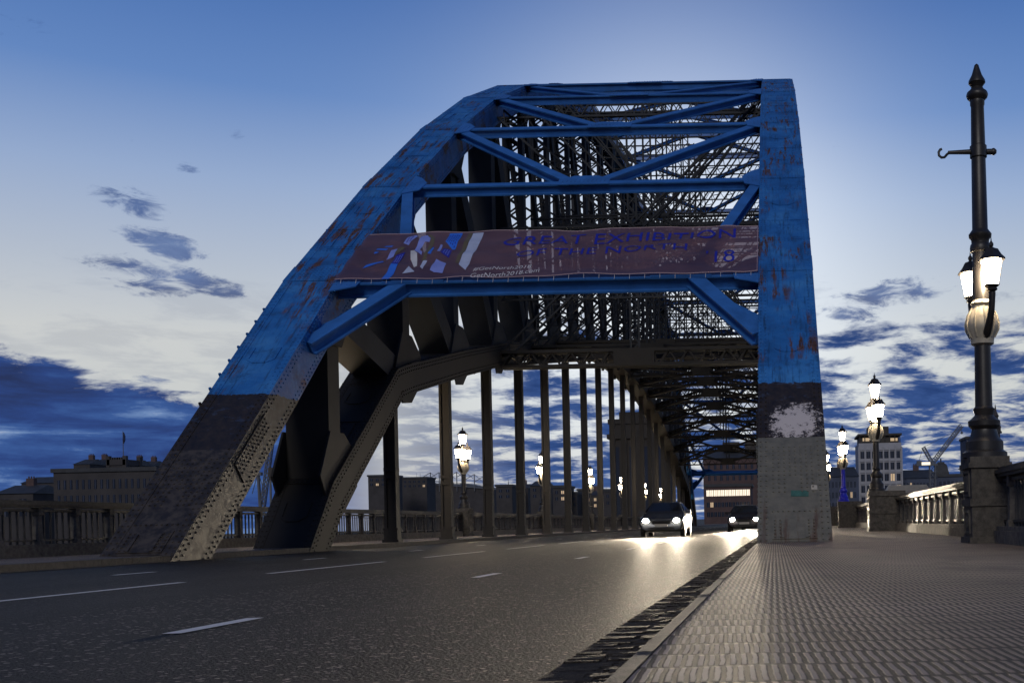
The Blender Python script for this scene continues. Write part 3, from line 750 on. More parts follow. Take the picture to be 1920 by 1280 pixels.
# ------------------------------------------------------------------ street lamps
def lantern_parts(z0, parent, cx, cy, s=1.0):
    """hexagonal tapering lantern; frame with roof and the lit glass"""
    fr, gl = MB(), MB(); n = 6; ph = PI/6
    fr.lathe([(0.05*s, z0-0.14*s), (0.11*s, z0-0.10*s), (0.09*s, z0-0.06*s), (0.15*s, z0-0.02*s), (0.15*s, z0)], cx, cy, n, 0, ph)
    gl.lathe([(0.125*s, z0+0.002), (0.205*s, z0+0.44*s)], cx, cy, n, 0, ph)
    for k in range(n):
        th = 2*PI*k/n+ph; c_, s_ = math.cos(th), math.sin(th)
        fr.tube((cx+0.130*s*c_, cy+0.130*s*s_, z0), (cx+0.212*s*c_, cy+0.212*s*s_, z0+0.45*s), 0.011*s, 0.011*s, 5)
    fr.lathe([(0.215*s, z0+0.442*s), (0.275*s, z0+0.46*s), (0.27*s, z0+0.49*s), (0.20*s, z0+0.56*s), (0.15*s, z0+0.64*s), (0.135*s, z0+0.67*s), (0.06*s, z0+0.70*s), (0.03*s, z0+0.72*s)], cx, cy, n, 0, ph)
    fr.lathe([(0.02*s, z0+0.71*s), (0.045*s, z0+0.75*s), (0.045*s, z0+0.79*s), (0.015*s, z0+0.83*s), (0.006*s, z0+0.90*s)], cx, cy, 8)
    f = fr.build('lantern', M['iron'], parent); auto_smooth(f, 25)
    g = gl.build('glass', M['lamp_glass'], f)
    return f
def arm_pts(dx, dy, z0, z1, r):
    pts = []
    for k in range(9):
        t = k/8.0
        rr = r*(0.30 + 0.70*math.sin(t*PI/2)) if t < 1 else r
        pts.append((dx*rr, dy*rr, z0+(z1-z0)*(t**1.25)))
    return pts
def make_lamp(x, y, mirror, label, tall=False, pole_mat='iron'):
    t = empty('street_lamp', label, 'street lamp', (x, y, 1.40), 0, 'lit lanterns along the bridge parapets')
    zo = 0.24 if tall else 0.12
    r = 0.145 if tall else 0.115
    mb = MB()
    sk = 1.25 if tall else 1.0
    prof = [(0.30*sk, 0), (0.30*sk, 0.08), (0.25*sk, 0.12), (0.25*sk, 0.26), (0.19*sk, 0.34), (0.165*sk, 0.46), (0.21*sk, 0.52), (0.215*sk, 0.60), (0.17*sk, 0.64), (r*1.05, 0.70), (r*1.25, 0.80), (r, 0.84), (r*0.92, 1.62+zo)]
    mb.lathe(prof, 0, 0, 12 if tall else 16)
    o = mb.build('column', M[pole_mat], t); auto_smooth(o, 30)
    # fluted urn from which the arms spring
    u = MB(); zu_ = 1.60+zo
    u.lathe([(r*0.95, zu_), (r*1.3, zu_+0.03), (r*1.3, zu_+0.07), (0.20, zu_+0.14), (0.262, zu_+0.26), (0.27, zu_+0.36), (0.235, zu_+0.50), (0.165, zu_+0.62), (0.15, zu_+0.66), (0.19, zu_+0.69), (0.15, zu_+0.74), (0.12, zu_+0.80)], 0, 0, 20)
    for k in range(10):
        th = 2*PI*(k+0.5)/10
        u.path([(rr*math.cos(th), rr*math.sin(th), zu_+h) for rr, h in ((0.20, 0.13), (0.268, 0.26), (0.276, 0.36), (0.24, 0.50), (0.17, 0.62))], 0.017, 5)
    o = u.build('urn', M['pale_iron'] if not tall else M['iron'], t); auto_smooth(o, 40)
    o.data.materials[0] = M['pale_iron']
    ax = math.radians(11 if not mirror else -11)
    for s_ in (-1, 1):
        dx, dy = math.sin(ax)*s_*1.0, -math.cos(ax)*s_*1.0
        a = MB(); R = 0.46 if tall else 0.48
        LZ = zu_+0.36+(0.55 if tall else 0.47); a.path(arm_pts(dx, dy, zu_+0.14, LZ-0.12, R), [0.07, 0.07, 0.068, 0.065, 0.06, 0.058, 0.055, 0.055, 0.06], 8)
        o = a.build('bracket', M['iron'], t); auto_smooth(o, 50)
        lantern_parts(LZ, t, dx*R, dy*R, 0.84 if tall else 0.92)
    sh = MB()
    if not tall:
        sh.lathe([(0.11, zu_+0.78), (0.085, zu_+1.22), (0.12, zu_+1.25), (0.12, zu_+1.30), (0.07, zu_+1.34), (0.05, zu_+1.44)], 0, 0, 14)
        o = sh.build('shaft', M['pale_iron'], t); auto_smooth(o, 35)
        lantern_parts(zu_+1.55, t, 0, 0, 0.98)
        o2 = None
    else:
        zt2 = 6.62
        sh.lathe([(0.145, zu_+0.75), (0.135, 3.38), (0.165, 3.40), (0.175, 3.46), (0.165, 3.52), (0.145, 3.55), (0.150, 3.62), (0.185, 3.66), (0.19, 3.71), (0.15, 3.77), (0.130, 3.80),
                  (0.118, 5.08), (0.14, 5.10), (0.14, 5.30), (0.118, 5.32), (0.108, 6.02), (0.12, 6.05), (0.12, 6.12), (0.165, 6.17), (0.18, 6.22), (0.165, 6.27), (0.12, 6.31), (0.09, 6.36), (0.11, 6.40),
                  (0.14, 6.44), (0.135, 6.48), (0.085, 6.58), (0.045, 6.72), (0.035, 6.76), (0.012, 6.785)], 0, 0, 18)
        for i_, v_ in enumerate(sh.v):
            if v_[2] > 3.3: sh.v[i_] = (v_[0], v_[1], 3.3+(v_[2]-3.3)*0.915)
        o = sh.build('shaft', M['iron'], t); auto_smooth(o, 40)
        h = MB(); hz = 3.3+(5.20-3.3)*0.915
        h.tube((-0.1, 0, hz+0.005), (-0.50, 0, hz), 0.045, 0.030, 8); h.tube((0.1, 0, hz), (0.24, 0, hz), 0.05, 0.05, 8)
        h.lathe([(0.01, hz-0.06), (0.05, hz-0.03), (0.055, hz+0.02), (0.02, hz+0.055)], 0.25, 0, 8)
        h.path([(-0.48, 0, hz), (-0.52, 0, hz-0.03), (-0.56, 0, hz-0.075), (-0.61, 0, hz-0.08), (-0.65, 0, hz-0.045), (-0.655, 0, hz+0.01), (-0.63, 0, hz+0.05), (-0.60, 0, hz+0.06)], 0.022, 7)
        o = h.build('wire_hook', M['iron'], t); auto_smooth(o, 50)
    return t
lamp_r = ['tall black pole with hook, finial and two lit lanterns at the right edge', 'black lamp with three lit lanterns standing before the white tower block', 'lamp with royal blue column on the right footway', 'lit lamp one bay past the blue lamp', 'lit lamp two bays past the blue lamp', 'lit lamp three bays past the blue lamp', 'lit lamp four bays past the blue lamp']
for i, y in enumerate(RL): make_lamp(3.38, y, False, lamp_r[i], tall=(i == 0), pole_mat='blue_iron' if i == 2 else 'iron')
lamp_l = ['far side lamp half hidden behind the thick left arch post', 'far side lamp with three clear lanterns between the first hangers', 'far side lamp next right of the clear three-lantern one, touching a hanger', 'third far side lamp among the slim hangers', 'fourth far side lamp, in front of the dark stone tower', 'fifth far side lamp, low against the dark stone tower', 'last and smallest far side lamp near the road end']
for i, y in enumerate(LL): make_lamp(-16.04, y, True, lamp_l[i])

# ------------------------------------------------------------------ banner
bn_d = Vector((0, 5.87, 4.45)).normalized(); bn_n = Vector((0, -bn_d.z, bn_d.y))
bn_o = Vector((XIL, 29.6, 7.35)) + bn_n*0.10 + bn_d*(-0.20)
def on_banner(u, v, off=0.0):
    r = ray(u, v); o = Vector((0, 0, EYE)); po = bn_o + bn_n*off
    tt = (po-o).dot(bn_n)/r.dot(bn_n); p = o + r*tt
    return p
banner = empty('event_banner', 'long purple cloth banner tied across the arch between the two ribs', 'banner', tuple(bn_o))
def bp(o):
    o.parent = banner; o.matrix_parent_inverse = Matrix.Translation(-bn_o); return o
def wr(s, t):
    w = 0.018*math.sin(2.1*s+1.3*t) + 0.014*math.sin(3.7*s-4.1*t+1) + 0.016*math.sin(7.0*t+1.1*s)
    if s > 8.5: w += 0.026*min(1, (s-8.5)/1.5)*(math.sin(5.5*(t*0.8-0.45*(s-9)))**3 + 0.5*math.sin(9*(t*1.0-0.25*(s-9))+1)**5)
    w += 0.010*math.sin(4.0*(t-0.35*s))**5
    return w
mb = MB(); ns, nt_ = 150, 36; W = XIR-XIL-0.01; H = 3.30; vs = []; fs = []
for j in range(nt_+1):
    for i in range(ns+1):
        s_ = W*i/ns; t_ = H*j/nt_
        sag = 0.03*math.sin(PI*(s_ % 1.6)/1.6)*(1 if j in (nt_,) else 0)
        p = bn_o + Vector((s_, 0, 0)) + bn_d*(t_ - sag) + bn_n*wr(s_, t_); vs.append(p)
for j in range(nt_):
    for i in range(ns): a = j*(ns+1)+i; fs.append((a, a+1, a+ns+2, a+ns+1))
mb._add(vs, fs); o = bp(mb.build('cloth', M['banner'])); o.data.shade_smooth()
mb = MB()
for (s0, t0, s1, t1) in ((0.02, 0.03, W-0.02, 0.03), (0.02, H-0.03, W-0.02, H-0.03), (W-0.03, 0.05, W-0.03, H-0.05)):
    q = 60
    mb.path([bn_o+Vector((s0+(s1-s0)*k/q, 0, 0))+bn_d*(t0+(t1-t0)*k/q)+bn_n*(wr(s0+(s1-s0)*k/q, t0+(t1-t0)*k/q)+0.004) for k in range(q+1)], 0.012, 4)
M['hem'] = plain('hem_cloth', (0.34, 0.24, 0.29), 0.5, 0.1, 3)
bp(mb.build('hem', M['hem']))
mb = MB()
for k in range(28):
    s_ = 0.2+k*(W-0.4)/27
    for t_, sg in ((0.03, -1), (H-0.03, 1)):
        p = bn_o+Vector((s_, 0, 0))+bn_d*t_+bn_n*wr(s_, t_); mb.tube(p, p+bn_d*(0.14*sg)-bn_n*0.08, 0.006, 0.006, 4)
bp(mb.build('lashing', M['ink_white']))
def conform(vs, lift):
    out = []
    for p in vs:
        q = Vector(p)-bn_o; s_, t_ = q.x, q.dot(bn_d); out.append(tuple(bn_o+Vector((s_, 0, 0))+bn_d*t_+bn_n*(wr(s_, t_)+lift+q.dot(bn_n)*0.1)))
    return out
def dense(me, lim):
    import bmesh as _b
    bm = _b.new(); bm.from_mesh(me); _b.ops.triangulate(bm, faces=bm.faces)
    for _ in range(4):
        es = [e_ for e_ in bm.edges if e_.calc_length() > lim]
        if not es: break
        _b.ops.subdivide_edges(bm, edges=es, cuts=1); _b.ops.triangulate(bm, faces=bm.faces)
    bm.to_mesh(me); bm.free()
def LP(x, y): return (630+x/6.194, 400+y/6.194)
logo = [('logo_blue', [(300, 630), (345, 590), (540, 525), (550, 545), (400, 600)]), ('logo_blue', [(520, 750), (640, 570), (715, 575), (610, 752)]),
        ('ink_blue', [(640, 565), (690, 460), (800, 430), (760, 500), (715, 570)]), ('logo_lav', [(570, 510), (640, 410), (710, 385), (660, 470)]),
        ('logo_blue', [(435, 455), (450, 435), (500, 435), (470, 450)]), ('logo_blue', [(460, 415), (480, 398), (605, 392), (580, 412)]), ('logo_blue', [(555, 375), (580, 355), (665, 355), (640, 372)]),
        ('logo_lav', [(780, 335), (835, 265), (925, 235), (950, 260), (870, 320), (840, 350)]),
        ('logo_olive', [(665, 465), (712, 385), (760, 362), (800, 372), (740, 420)]),
        ('logo_lav', [(905, 405), (990, 265), (1060, 245), (1100, 285), (1085, 322), (1030, 320), (968, 400), (1000, 440), (990, 475)]),
        ('logo_olive', [(1062, 243), (1110, 235), (1150, 270), (1140, 330), (1030, 520), (985, 530), (1090, 330), (1104, 284)]),
        ('logo_blue', [(1060, 460), (1112, 385), (1140, 375), (1100, 465)]), ('logo_white', [(862, 410), (905, 408), (940, 450), (935, 590), (900, 605), (862, 510)]),
        ('logo_pale', [(760, 665), (840, 590), (905, 650)]), ('logo_pale', [(970, 600), (1010, 515), (1055, 525), (1000, 630)]),
        ('logo_lav', [(1085, 640), (1160, 510), (1280, 575), (1230, 670), (1130, 660)]), ('logo_blue', [(1270, 320), (1320, 215), (1470, 205), (1380, 400), (1350, 405)]),
        ('ink_blue', [(1210, 440), (1250, 390), (1345, 410), (1310, 510)]), ('logo_lav', [(1170, 430), (1215, 350), (1238, 360), (1205, 435)]),
        ('logo_olive', [(1380, 560), (1540, 205), (1585, 210), (1418, 565)]), ('logo_pale', [(1422, 575), (1590, 212), (1715, 212), (1500, 650)])]
for mt, poly in logo:
    mb = MB(); mb.prism([on_banner(*LP(x, y), 0.055) for x, y in poly], bn_n, 0.006); o = mb.build('logo_stripe', M[mt]); dense(o.data, 0.07)
    for v_, q in zip(o.data.vertices, conform([v_.co for v_ in o.data.vertices], 0.006)): v_.co = q
    bp(o)
def patt(quad, nx, ny, mt):     # woven lozenge pattern printed inside one stripe
    mb = MB(); a, b_, c_, d_ = [on_banner(*LP(x, y), 0.061) for x, y in quad]
    for i in range(nx):
        for j in range(ny):
            def P(s_, t_): return (a*(1-s_)+b_*s_)*(1-t_) + (d_*(1-s_)+c_*s_)*t_
            s0 = (i+0.5+0.25*(j % 2))/(nx+0.3); t0 = (j+0.5)/ny; ds, dt = 0.36/nx, 0.30/ny
            mb.prism([P(s0-ds, t0), P(s0, t0-dt), P(s0+ds, t0), P(s0, t0+dt)], bn_n, 0.004)
    mb.v = conform(mb.v, 0.012); bp(mb.build('logo_pattern', M[mt]))
patt([(1280, 315), (1320, 222), (1455, 212), (1370, 395)][::1], 5, 5, 'ink_blue')
patt([(800, 335), (835, 275), (925, 245), (870, 318)], 4, 2, 'ink_blue')
patt([(655, 560), (695, 470), (790, 440), (725, 560)], 5, 3, 'logo_lav')
patt([(1230, 440), (1255, 400), (1335, 415), (1300, 490)], 4, 3, 'logo_lav')
def text_mesh(s):
    cu = bpy.data.curves.new('txt', 'FONT'); cu.body = s; cu.resolution_u = 3
    ob = bpy.data.objects.new('txt', cu); C.objects.link(ob)
    bpy.context.view_layer.update()
    me = bpy.data.meshes.new_from_object(ob.evaluated_get(bpy.context.evaluated_depsgraph_get()))
    bpy.data.objects.remove(ob)
    return me
def flat_text(s, o, ex, ey, width, cap, mat, name, nrm):
    me = text_mesh(s); xs = [v.co.x for v in me.vertices]; y1 = max(v.co.y for v in me.vertices if True)
    x0, x1 = min(xs), max(xs); sc = width/(x1-x0); sy = cap/0.70
    for v in me.vertices:
        p = o + ex*((v.co.x-x0)*sc) + ey*(v.co.y*sy) + nrm*0.002; v.co = p
    me.materials.clear(); me.materials.append(mat); me.name = name
    ob = bpy.data.objects.new(name, me); C.objects.link(ob); return ob
def btext(s, uL, vL, uR, vR, cap_px, mat, name='lettering'):
    a = on_banner(uL, vL, 0.058); b_ = on_banner(uR, vR, 0.058); up = on_banner(uL, vL-cap_px, 0.058)
    cap = abs((up-a).dot(bn_d)); o = flat_text(s, a, (b_-a).normalized(), bn_d, (b_-a).length, cap, mat, name, bn_n)
    dense(o.data, 0.06)
    for v_, q in zip(o.data.vertices, conform([v_.co for v_ in o.data.vertices], 0.012)): v_.co = q
    bp(o)
btext('GREAT EXHIBITION', 940, 459, 1379, 443, 16, M['ink_blue'])
btext('OF THE NORTH', 965, 479, 1287, 465, 12, M['ink_blue'])
btext("'18", 1322, 486, 1377, 484, 18, M['ink_blue'])
btext('#GetNorth2018', 886, 507.5, 994, 498, 7, M['ink_white'])
btext('GetNorth2018.com', 880, 518.5, 1010, 508, 7, M['ink_white'])

# ------------------------------------------------------------------ cars with lit headlamps, facing the camera
def make_car(x, y, paint, label, s=1.0, van=False):
    t = empty('car', label, 'car', (x, y, ROADZ), 0, 'oncoming cars with headlights on')
    H = 1.46
    st = [(0.0, 0.28, 0.62, 0.62, 0.60), (0.12, 0.22, 0.74, 0.74, 0.72), (0.5, 0.2, 0.84, 0.84, 0.76), (1.15, 0.2, 0.96, 0.96, 0.76), (1.95, 0.2, 0.98, H-0.05, 0.58), (2.4, 0.2, 0.98, H, 0.57), (3.3, 0.2, 1.0, H-0.03, 0.56), (3.95, 0.22, 1.02, 1.12, 0.62), (4.15, 0.28, 0.90, 0.92, 0.66), (4.2, 0.35, 0.7, 0.7, 0.66)]
    mb = MB(); vs = []; n = 12
    for (yy, zb_, belt, top, wt) in st:
        e_ = 0.93 if yy in (0.0, 4.2) else 1.0
        half = [(0.66*e_, zb_), (0.82*e_, zb_+0.08), (0.885*e_, zb_+0.28), (0.88*e_, min(belt, top-0.0)-0.06), (0.84*e_ if top-belt > 0.1 else wt+0.06, belt), (wt, top)]
        vs += [(a, yy, z) for a, z in half] + [(-a, yy, z) for a, z in reversed(half)]
    fs = []
    for i in range(len(st)-1):
        for k in range(n): fs.append((i*n+k, i*n+(k+1) % n, (i+1)*n+(k+1) % n, (i+1)*n+k))
    fs += [tuple(range(n)), tuple((len(st)-1)*n+k for k in range(n))]
    mb._add(vs, fs); body = mb.build('body', paint, t); auto_smooth(body, 40)
    g = MB()
    g.prism([(-0.70, 1.26, 1.0), (0.70, 1.26, 1.0), (0.545, 1.88, 1.385), (-0.545, 1.88, 1.385)], (0, -0.52, 0.85), 0.03)
    g.build('windscreen', M['glass'], t)
    for s_ in (-1, 1):
        w = MB(); w.prism([(s_*0.835, 1.55, 1.03), (s_*0.61, 2.05, 1.37), (s_*0.60, 3.2, 1.37), (s_*0.835, 3.7, 1.06)], (s_, 0, 0.55), 0.03)
        w.build('side_window', M['glass'], t)
        mi = MB(); mi.box(s_*0.98-0.10, s_*0.98+0.10, 1.55, 1.68, 0.96, 1.10); mi.box(s_*0.87-0.04, s_*0.87+0.04, 1.58, 1.64, 0.98, 1.02); o = mi.build('mirror', paint, t)
        hb = MB(); hb.lathe([(0.005, 0.0), (0.10, 0.01), (0.135, 0.05), (0.14, 0.10)], 0, 0, 14)
        for i, v in enumerate(hb.v): hb.v[i] = (s_*0.62 + v[0]*1.25, 0.05 + v[2] - 0.06, 0.67 + v[1]*0.85)
        hl = hb.build('headlight', M['chrome'], t)
        hg = MB(); hg.lathe([(0.004, 0.0), (0.08, 0.004), (0.105, 0.02)], 0, 0, 14)
        for i, v in enumerate(hg.v): hg.v[i] = (s_*0.62 + v[0]*1.2, -0.03 + v[2], 0.67 + v[1]*0.85)
        hg.build('lamp_lens', M['head_glow'], hl)
        fg = MB(); fg.lathe([(0.004, 0), (0.05, 0.01)], 0, 0, 10)
        for i, v in enumerate(fg.v): fg.v[i] = (s_*0.66+v[0], 0.01+v[2], 0.36+v[1])
        fg.build('fog_lamp', M['chrome'], t)
    gr = MB(); gr.box(-0.38, 0.38, -0.012, 0.06, 0.52, 0.66); gr.box(-0.52, 0.52, -0.012, 0.08, 0.28, 0.40)
    for q in range(4): gr.box(-0.37, 0.37, -0.02, 0.0, 0.535+0.032*q, 0.545+0.032*q)
    gr.build('grille', M['rubber'], t)
    pl = MB(); pl.box(-0.26, 0.26, -0.03, 0.02, 0.42, 0.53); pl.build('number_plate', M['plate'], t)
    for s_ in (-1, 1):
        for yy in (0.78, 3.4):
            w = MB(); w.tube((s_*0.72, yy, 0.31), (s_*0.90, yy, 0.31), 0.31, 0.31, 20)
            wh = w.build('wheel', M['rubber'], t); rm = MB(); rm.tube((s_*0.88, yy, 0.31), (s_*0.915, yy, 0.31), 0.2, 0.18, 14); rm.build('rim', M['chrome'], wh)
    return t
def headlights(x, y, e):
    for s_ in (-1, 1):
        ld = bpy.data.lights.new('headlight_beam', 'SPOT'); ld.energy = e; ld.color = (1.0, 0.84, 0.62); ld.spot_size = math.radians(40); ld.spot_blend = 1.0; ld.shadow_soft_size = 0.08
        lo = bpy.data.objects.new('headlight_beam', ld); C.objects.link(lo)
        lo.location = (x+s_*0.62, y-0.10, ROADZ+0.67)
        lo.rotation_euler = (math.radians(90-5.0), 0, PI)
cars = [(-1.95, 56.0, 'car_b', 'dark car in the right hand lane beside the column, headlights dazzling'), (-4.85, 43.0, 'car_a', 'silver grey car in the second lane, nearest of the oncoming cars'), (-1.9, 74.0, 'car_a', 'car queued close behind the dark car beside the column')]
for i, (x, y, p, lb) in enumerate(cars):
    make_car(x, y, M[p], lb); headlights(x, y, (20000, 8000, 5000)[i])

# ------------------------------------------------------------------ far buildings
def windows(parent, x0, x1, z0, z1, y, nc, nr, fw=0.72, fh=0.6, mat='pane', lit=0.0, name='window'):
    """one window mesh, copied; set into the facade plane with a frame proud of it"""
    cw, chh = (x1-x0)/nc, (z1-z0)/nr
    base = None
    for i in range(nc):
        for j in range(nr):
            if base is None:
                mb = MB(); mb.box(-cw*fw/2, cw*fw/2, -0.06, 0.3, -chh*fh/2, chh*fh/2)
                base = mb.build(name, M[mat], parent); o = base
                mu = MB(); b_ = max(cw*0.035, 0.05); mu.box(-b_, b_, -0.12, 0.0, -chh*fh/2, chh*fh/2)
                mo = mu.build('mullion', M['city_b'], o)
            else:
                o = base.copy(); C.objects.link(o)
                c_ = base.children[0].copy(); C.objects.link(c_); c_.parent = o
            o.location = (x0+cw*(i+0.5), y, z0+chh*(j+0.5))
            if lit and random.random() < lit:
                me = o.data.copy(); o.data = me; me.materials[0] = M['win_dim']
    return base
def block(name, label, cat, uvs, Y, depth, mat, zbase=-12, roof=None, group=None):
    """box building from the photo columns uL..uR with top at v, standing on the valley side"""
    uL, uR, vT = uvs
    a, b_ = at(uL, vT, Y), at(uR, vT, Y)
    t = empty(name, label, cat, ((a.x+b_.x)/2, Y, zbase), 0, group)
    w = b_.x-a.x; h = (a.z+b_.z)/2 - zbase
    mb = MB(); mb.box(-w/2, w/2, 0, depth, 0, h); mb.build('wall', M[mat], t)
    if roof == 'flat':
        r = MB(); r.box(-w/2-0.4, w/2+0.4, -0.4, depth+0.4, h, h+0.9); r.build('roof', M['slate'], t)
    elif roof:
        r = MB(); hh = roof
        r.prism([(-w/2-0.3, -0.4, h), (-w/2-0.3, depth+0.4, h), (-w/2-0.3, depth/2, h+hh)], (1, 0, 0), 0.01) if False else None
        vs = [(-w/2-0.3, -0.4, h), (w/2+0.3, -0.4, h), (w/2+0.3, depth+0.4, h), (-w/2-0.3, depth+0.4, h), (-w/2+0.5, depth/2, h+hh), (w/2-0.5, depth/2, h+hh)]
        r._add(vs, [(0, 1, 5, 4), (1, 2, 5), (2, 3, 4, 5), (3, 0, 4), (0, 3, 2, 1)])
        ro = r.build('roof', M['slate'], t)
        ch = MB(); nch = max(1, int(w/14))
        for q in range(nch):
            xx = -w/2+w*(q+0.5)/nch; ch.box(xx-0.9, xx+0.9, depth/2-0.6, depth/2+0.6, h+hh*0.6, h+hh+1.6)
            for p in range(3): ch.tube((xx-0.6+0.6*p, depth/2, h+hh+1.6), (xx-0.6+0.6*p, depth/2, h+hh+2.1), 0.18, 0.14, 6)
        ch.build('chimney', M['brick'], ro)
    return t, w, h
# white office tower at the right
t, w, h = block('office_tower', 'white concrete tower block with a grid of dark windows, behind the second right-hand lamp', 'tower block', (1610, 1690, 830), 330, 16, 'concrete', -20)
windows(t, -w/2+0.3, w/2-0.3, h-30.0, h-1.9, 0, 7, 8, 0.80, 0.62, 'pane', 0.03)
mb = MB()
for i in range(8): mb.box(-w/2+(w)*i/7-0.22, -w/2+w*i/7+0.22, -0.5, 0.0, 4, h-1.2)
for j in range(9): mb.box(-w/2, w/2, -0.30, 0.0, h-30.0+28.1*j/8-0.28, h-30.0+28.1*j/8+0.28)
mb.build('facade_grid', M['concrete'], t)
mb = MB(); mb.box(-w/2-0.2, w/2+0.2, -0.3, 16.3, h+2.3, h+2.9); mb.box(-w/2+0.6, w/2-0.6, 1, 15, h, h+2.3)
for i in range(9): mb.tube((-w/2+0.4+(w-0.8)*i/8, 0.2, h), (-w/2+0.4+(w-0.8)*i/8, 0.2, h+2.3), 0.16, 0.16, 6)
mb.build('top_storey', M['concrete_dark'], t)
mb = MB(); mb.box(-w*0.24, w*0.24, 4, 12, h+2.9, h+5.4); mb.build('plant_room', M['concrete_dark'], t)
mb = MB(); mb.box(-w*0.40, -w*0.24, 0.85, 0.98, h+0.7, h+1.7); mb.box(w*0.25, w*0.42, 0.85, 0.98, h+0.6, h+1.5); mb.build('lit_window', M['win_dim'], t)
# terraces at the right
t, w, h = block('terrace_building', 'dark classical terrace left of the white tower block', 'building', (1548, 1609, 893), 300, 14, 'city_b', -12, 3)
windows(t, -w/2+0.4, w/2-0.4, h-12.5, h-0.8, 0, 8, 4, 0.5, 0.55, 'pane', 0.1)
t, w, h = block('terrace_building', 'long dark terrace between the white tower and the crane', 'building', (1690, 1757, 896), 340, 16, 'city_b', -12, 3)
windows(t, -w/2+0.4, w/2-0.4, h-12, h-0.8, 0, 10, 4, 0.5, 0.55, 'pane', 0.06)
t, w, h = block('domed_building', 'dark building with a small square dome right of the crane', 'building', (1757, 1830, 893), 345, 16, 'city_b', -12, 'flat')
windows(t, -w/2+0.4, w/2-0.4, h-12, h-0.8, 0, 9, 4, 0.5, 0.55, 'pane', 0.06)
mb = MB(); mb.lathe([(3.3, h+0.9), (3.2, h+1.8), (2.9, h+2.4), (2.7, h+3.5), (2.2, h+4.4), (1.5, h+4.7), (1.4, h+5.2)], -w*0.30, 8, 4, 0, PI/4); mb.build('dome', M['slate'], t)
mb = MB(); mb.tube((-w*0.30, 8, h+5.2), (-w*0.30, 8, h+6.4), 0.25); mb.box(w*0.2, w*0.24, 6, 8, h+0.9, h+3.2); mb.box(w*0.15, w*0.29, 6, 8, h+2.6, h+2.9); mb.build('finial', M['slate'], t)
# cream ribbed roof in front of the terraces
t, w, h = block('market_hall', 'low hall with a ribbed cream roof below the crane', 'hall', (1663, 1750, 924), 230, 10, 'concrete_dark', -12)
mb = MB(); n = 44
for i in range(n):
    a = -w/2+w*i/n; b_ = a+w/n*0.62
    mb.hexa([(a, -0.3, h), (b_, -0.3, h), (a, 9.8, h+0.02), (b_, 9.8, h+0.02), (a+0.12*(0.5-i/n)*14, 4.4, h+1.9), (b_+0.12*(0.5-i/n)*14, 4.4, h+1.9), (a+0.12*(0.5-i/n)*14, 5.4, h+1.9), (b_+0.12*(0.5-i/n)*14, 5.4, h+1.9)])
mb.build('roof', M['tin'], t)
t, w, h = block('narrow_tower', 'narrow dark blue block peeping out left of the tall pole base', 'tower block', (1812, 1850, 822), 400, 14, 'city_b', -15, 'flat')
windows(t, -w/2+0.4, w/2-0.4, h-20, h-1, 0, 4, 7, 0.6, 0.6)
# church tower behind the tall pole
p = at(1868, 850, 300)
t = empty('church_tower', 'dark church lantern tower with pinnacles beside the tall pole', 'church tower', (p.x, 300, -12))
hz = at(1868, 812, 300).z + 12
mb = MB(); mb.box(-1.0, 1.0, -1.0, 1.0, hz-7, hz); mb.box(-2.6, 2.6, -2.6, 2.6, 0, hz-7); mb.build('wall', M['city'], t)
mb = MB(); mb.lathe([(1.7, hz), (1.75, hz+0.5), (1.2, hz+0.8), (1.15, hz+2.4), (1.5, hz+2.7), (0.8, hz+3.6), (0.75, hz+4.6), (1.0, hz+4.8), (0.35, hz+6.2), (0.05, hz+8.2)], 0, 0, 8); mb.build('spire', M['city'], t)
mb = MB()
for sx in (-1, 1):
    for sy in (-1, 1): mb.lathe([(0.3, hz), (0.3, hz+1.4), (0.42, hz+1.5), (0.02, hz+2.8)], sx*0.95, sy*0.95, 6)
mb.build('pinnacle', M['city'], t)
# tower crane
Yc = 290; cb = at(1748, 912, Yc); piv = at(1748, 868, Yc); jib = at(1803, 797, Yc); apex = at(1731, 838, Yc)
t = empty('tower_crane', 'grey luffing tower crane with raised jib, right of the white tower block', 'crane', (cb.x, Yc, -14))
def crane_part(mb, name, mat='crane'):
    o = mb.build(name, M[mat]); o.parent = t; o.matrix_parent_inverse = Matrix.Translation(-Vector(t.location)); return o
def truss(mb, a, b_, wd, hd, n, r=0.10):
    a, b_ = Vector(a), Vector(b_); tt = (b_-a).normalized(); sd = Vector((0, 1, 0)); u = sd.cross(tt).normalized()
    cs = [sd*(wd/2)*i+u*(hd/2)*j for i, j in ((-1, -1), (1, -1), (1, 1), (-1, 1))]
    for c_ in cs: mb.beam(a+c_, b_+c_, r*1.6, r*1.6)
    for k in range(n):
        p, q = a+(b_-a)*(k/n), a+(b_-a)*((k+1)/n)
        for i in range(4): mb.beam(p+cs[i], q+cs[(i+1) % 4], r, r); mb.beam(p+cs[i], p+cs[(i+1) % 4], r, r)
mb = MB(); truss(mb, (cb.x, Yc, -14), piv-Vector((0, 0, 0.6)), 1.5, 1.5, 16, 0.14); crane_part(mb, 'mast')
mb = MB(); truss(mb, piv, jib, 1.1, 1.1, 20, 0.11); crane_part(mb, 'jib')
mb = MB(); truss(mb, piv, apex, 1.0, 0.8, 8, 0.11); crane_part(mb, 'a_frame')
mb = MB(); mb.box(piv.x-4.4, piv.x+1.3, Yc-0.9, Yc+0.9, piv.z-0.7, piv.z-0.1); mb.box(piv.x-4.2, piv.x-2.9, Yc-0.8, Yc+0.8, piv.z-0.1, piv.z+0.7); crane_part(mb, 'machinery_deck')
mb = MB(); mb.box(piv.x-3.0, piv.x-0.7, Yc-1.02, Yc-0.9, piv.z-0.5, piv.z+0.3); crane_part(mb, 'lit_cab', 'win_lit')
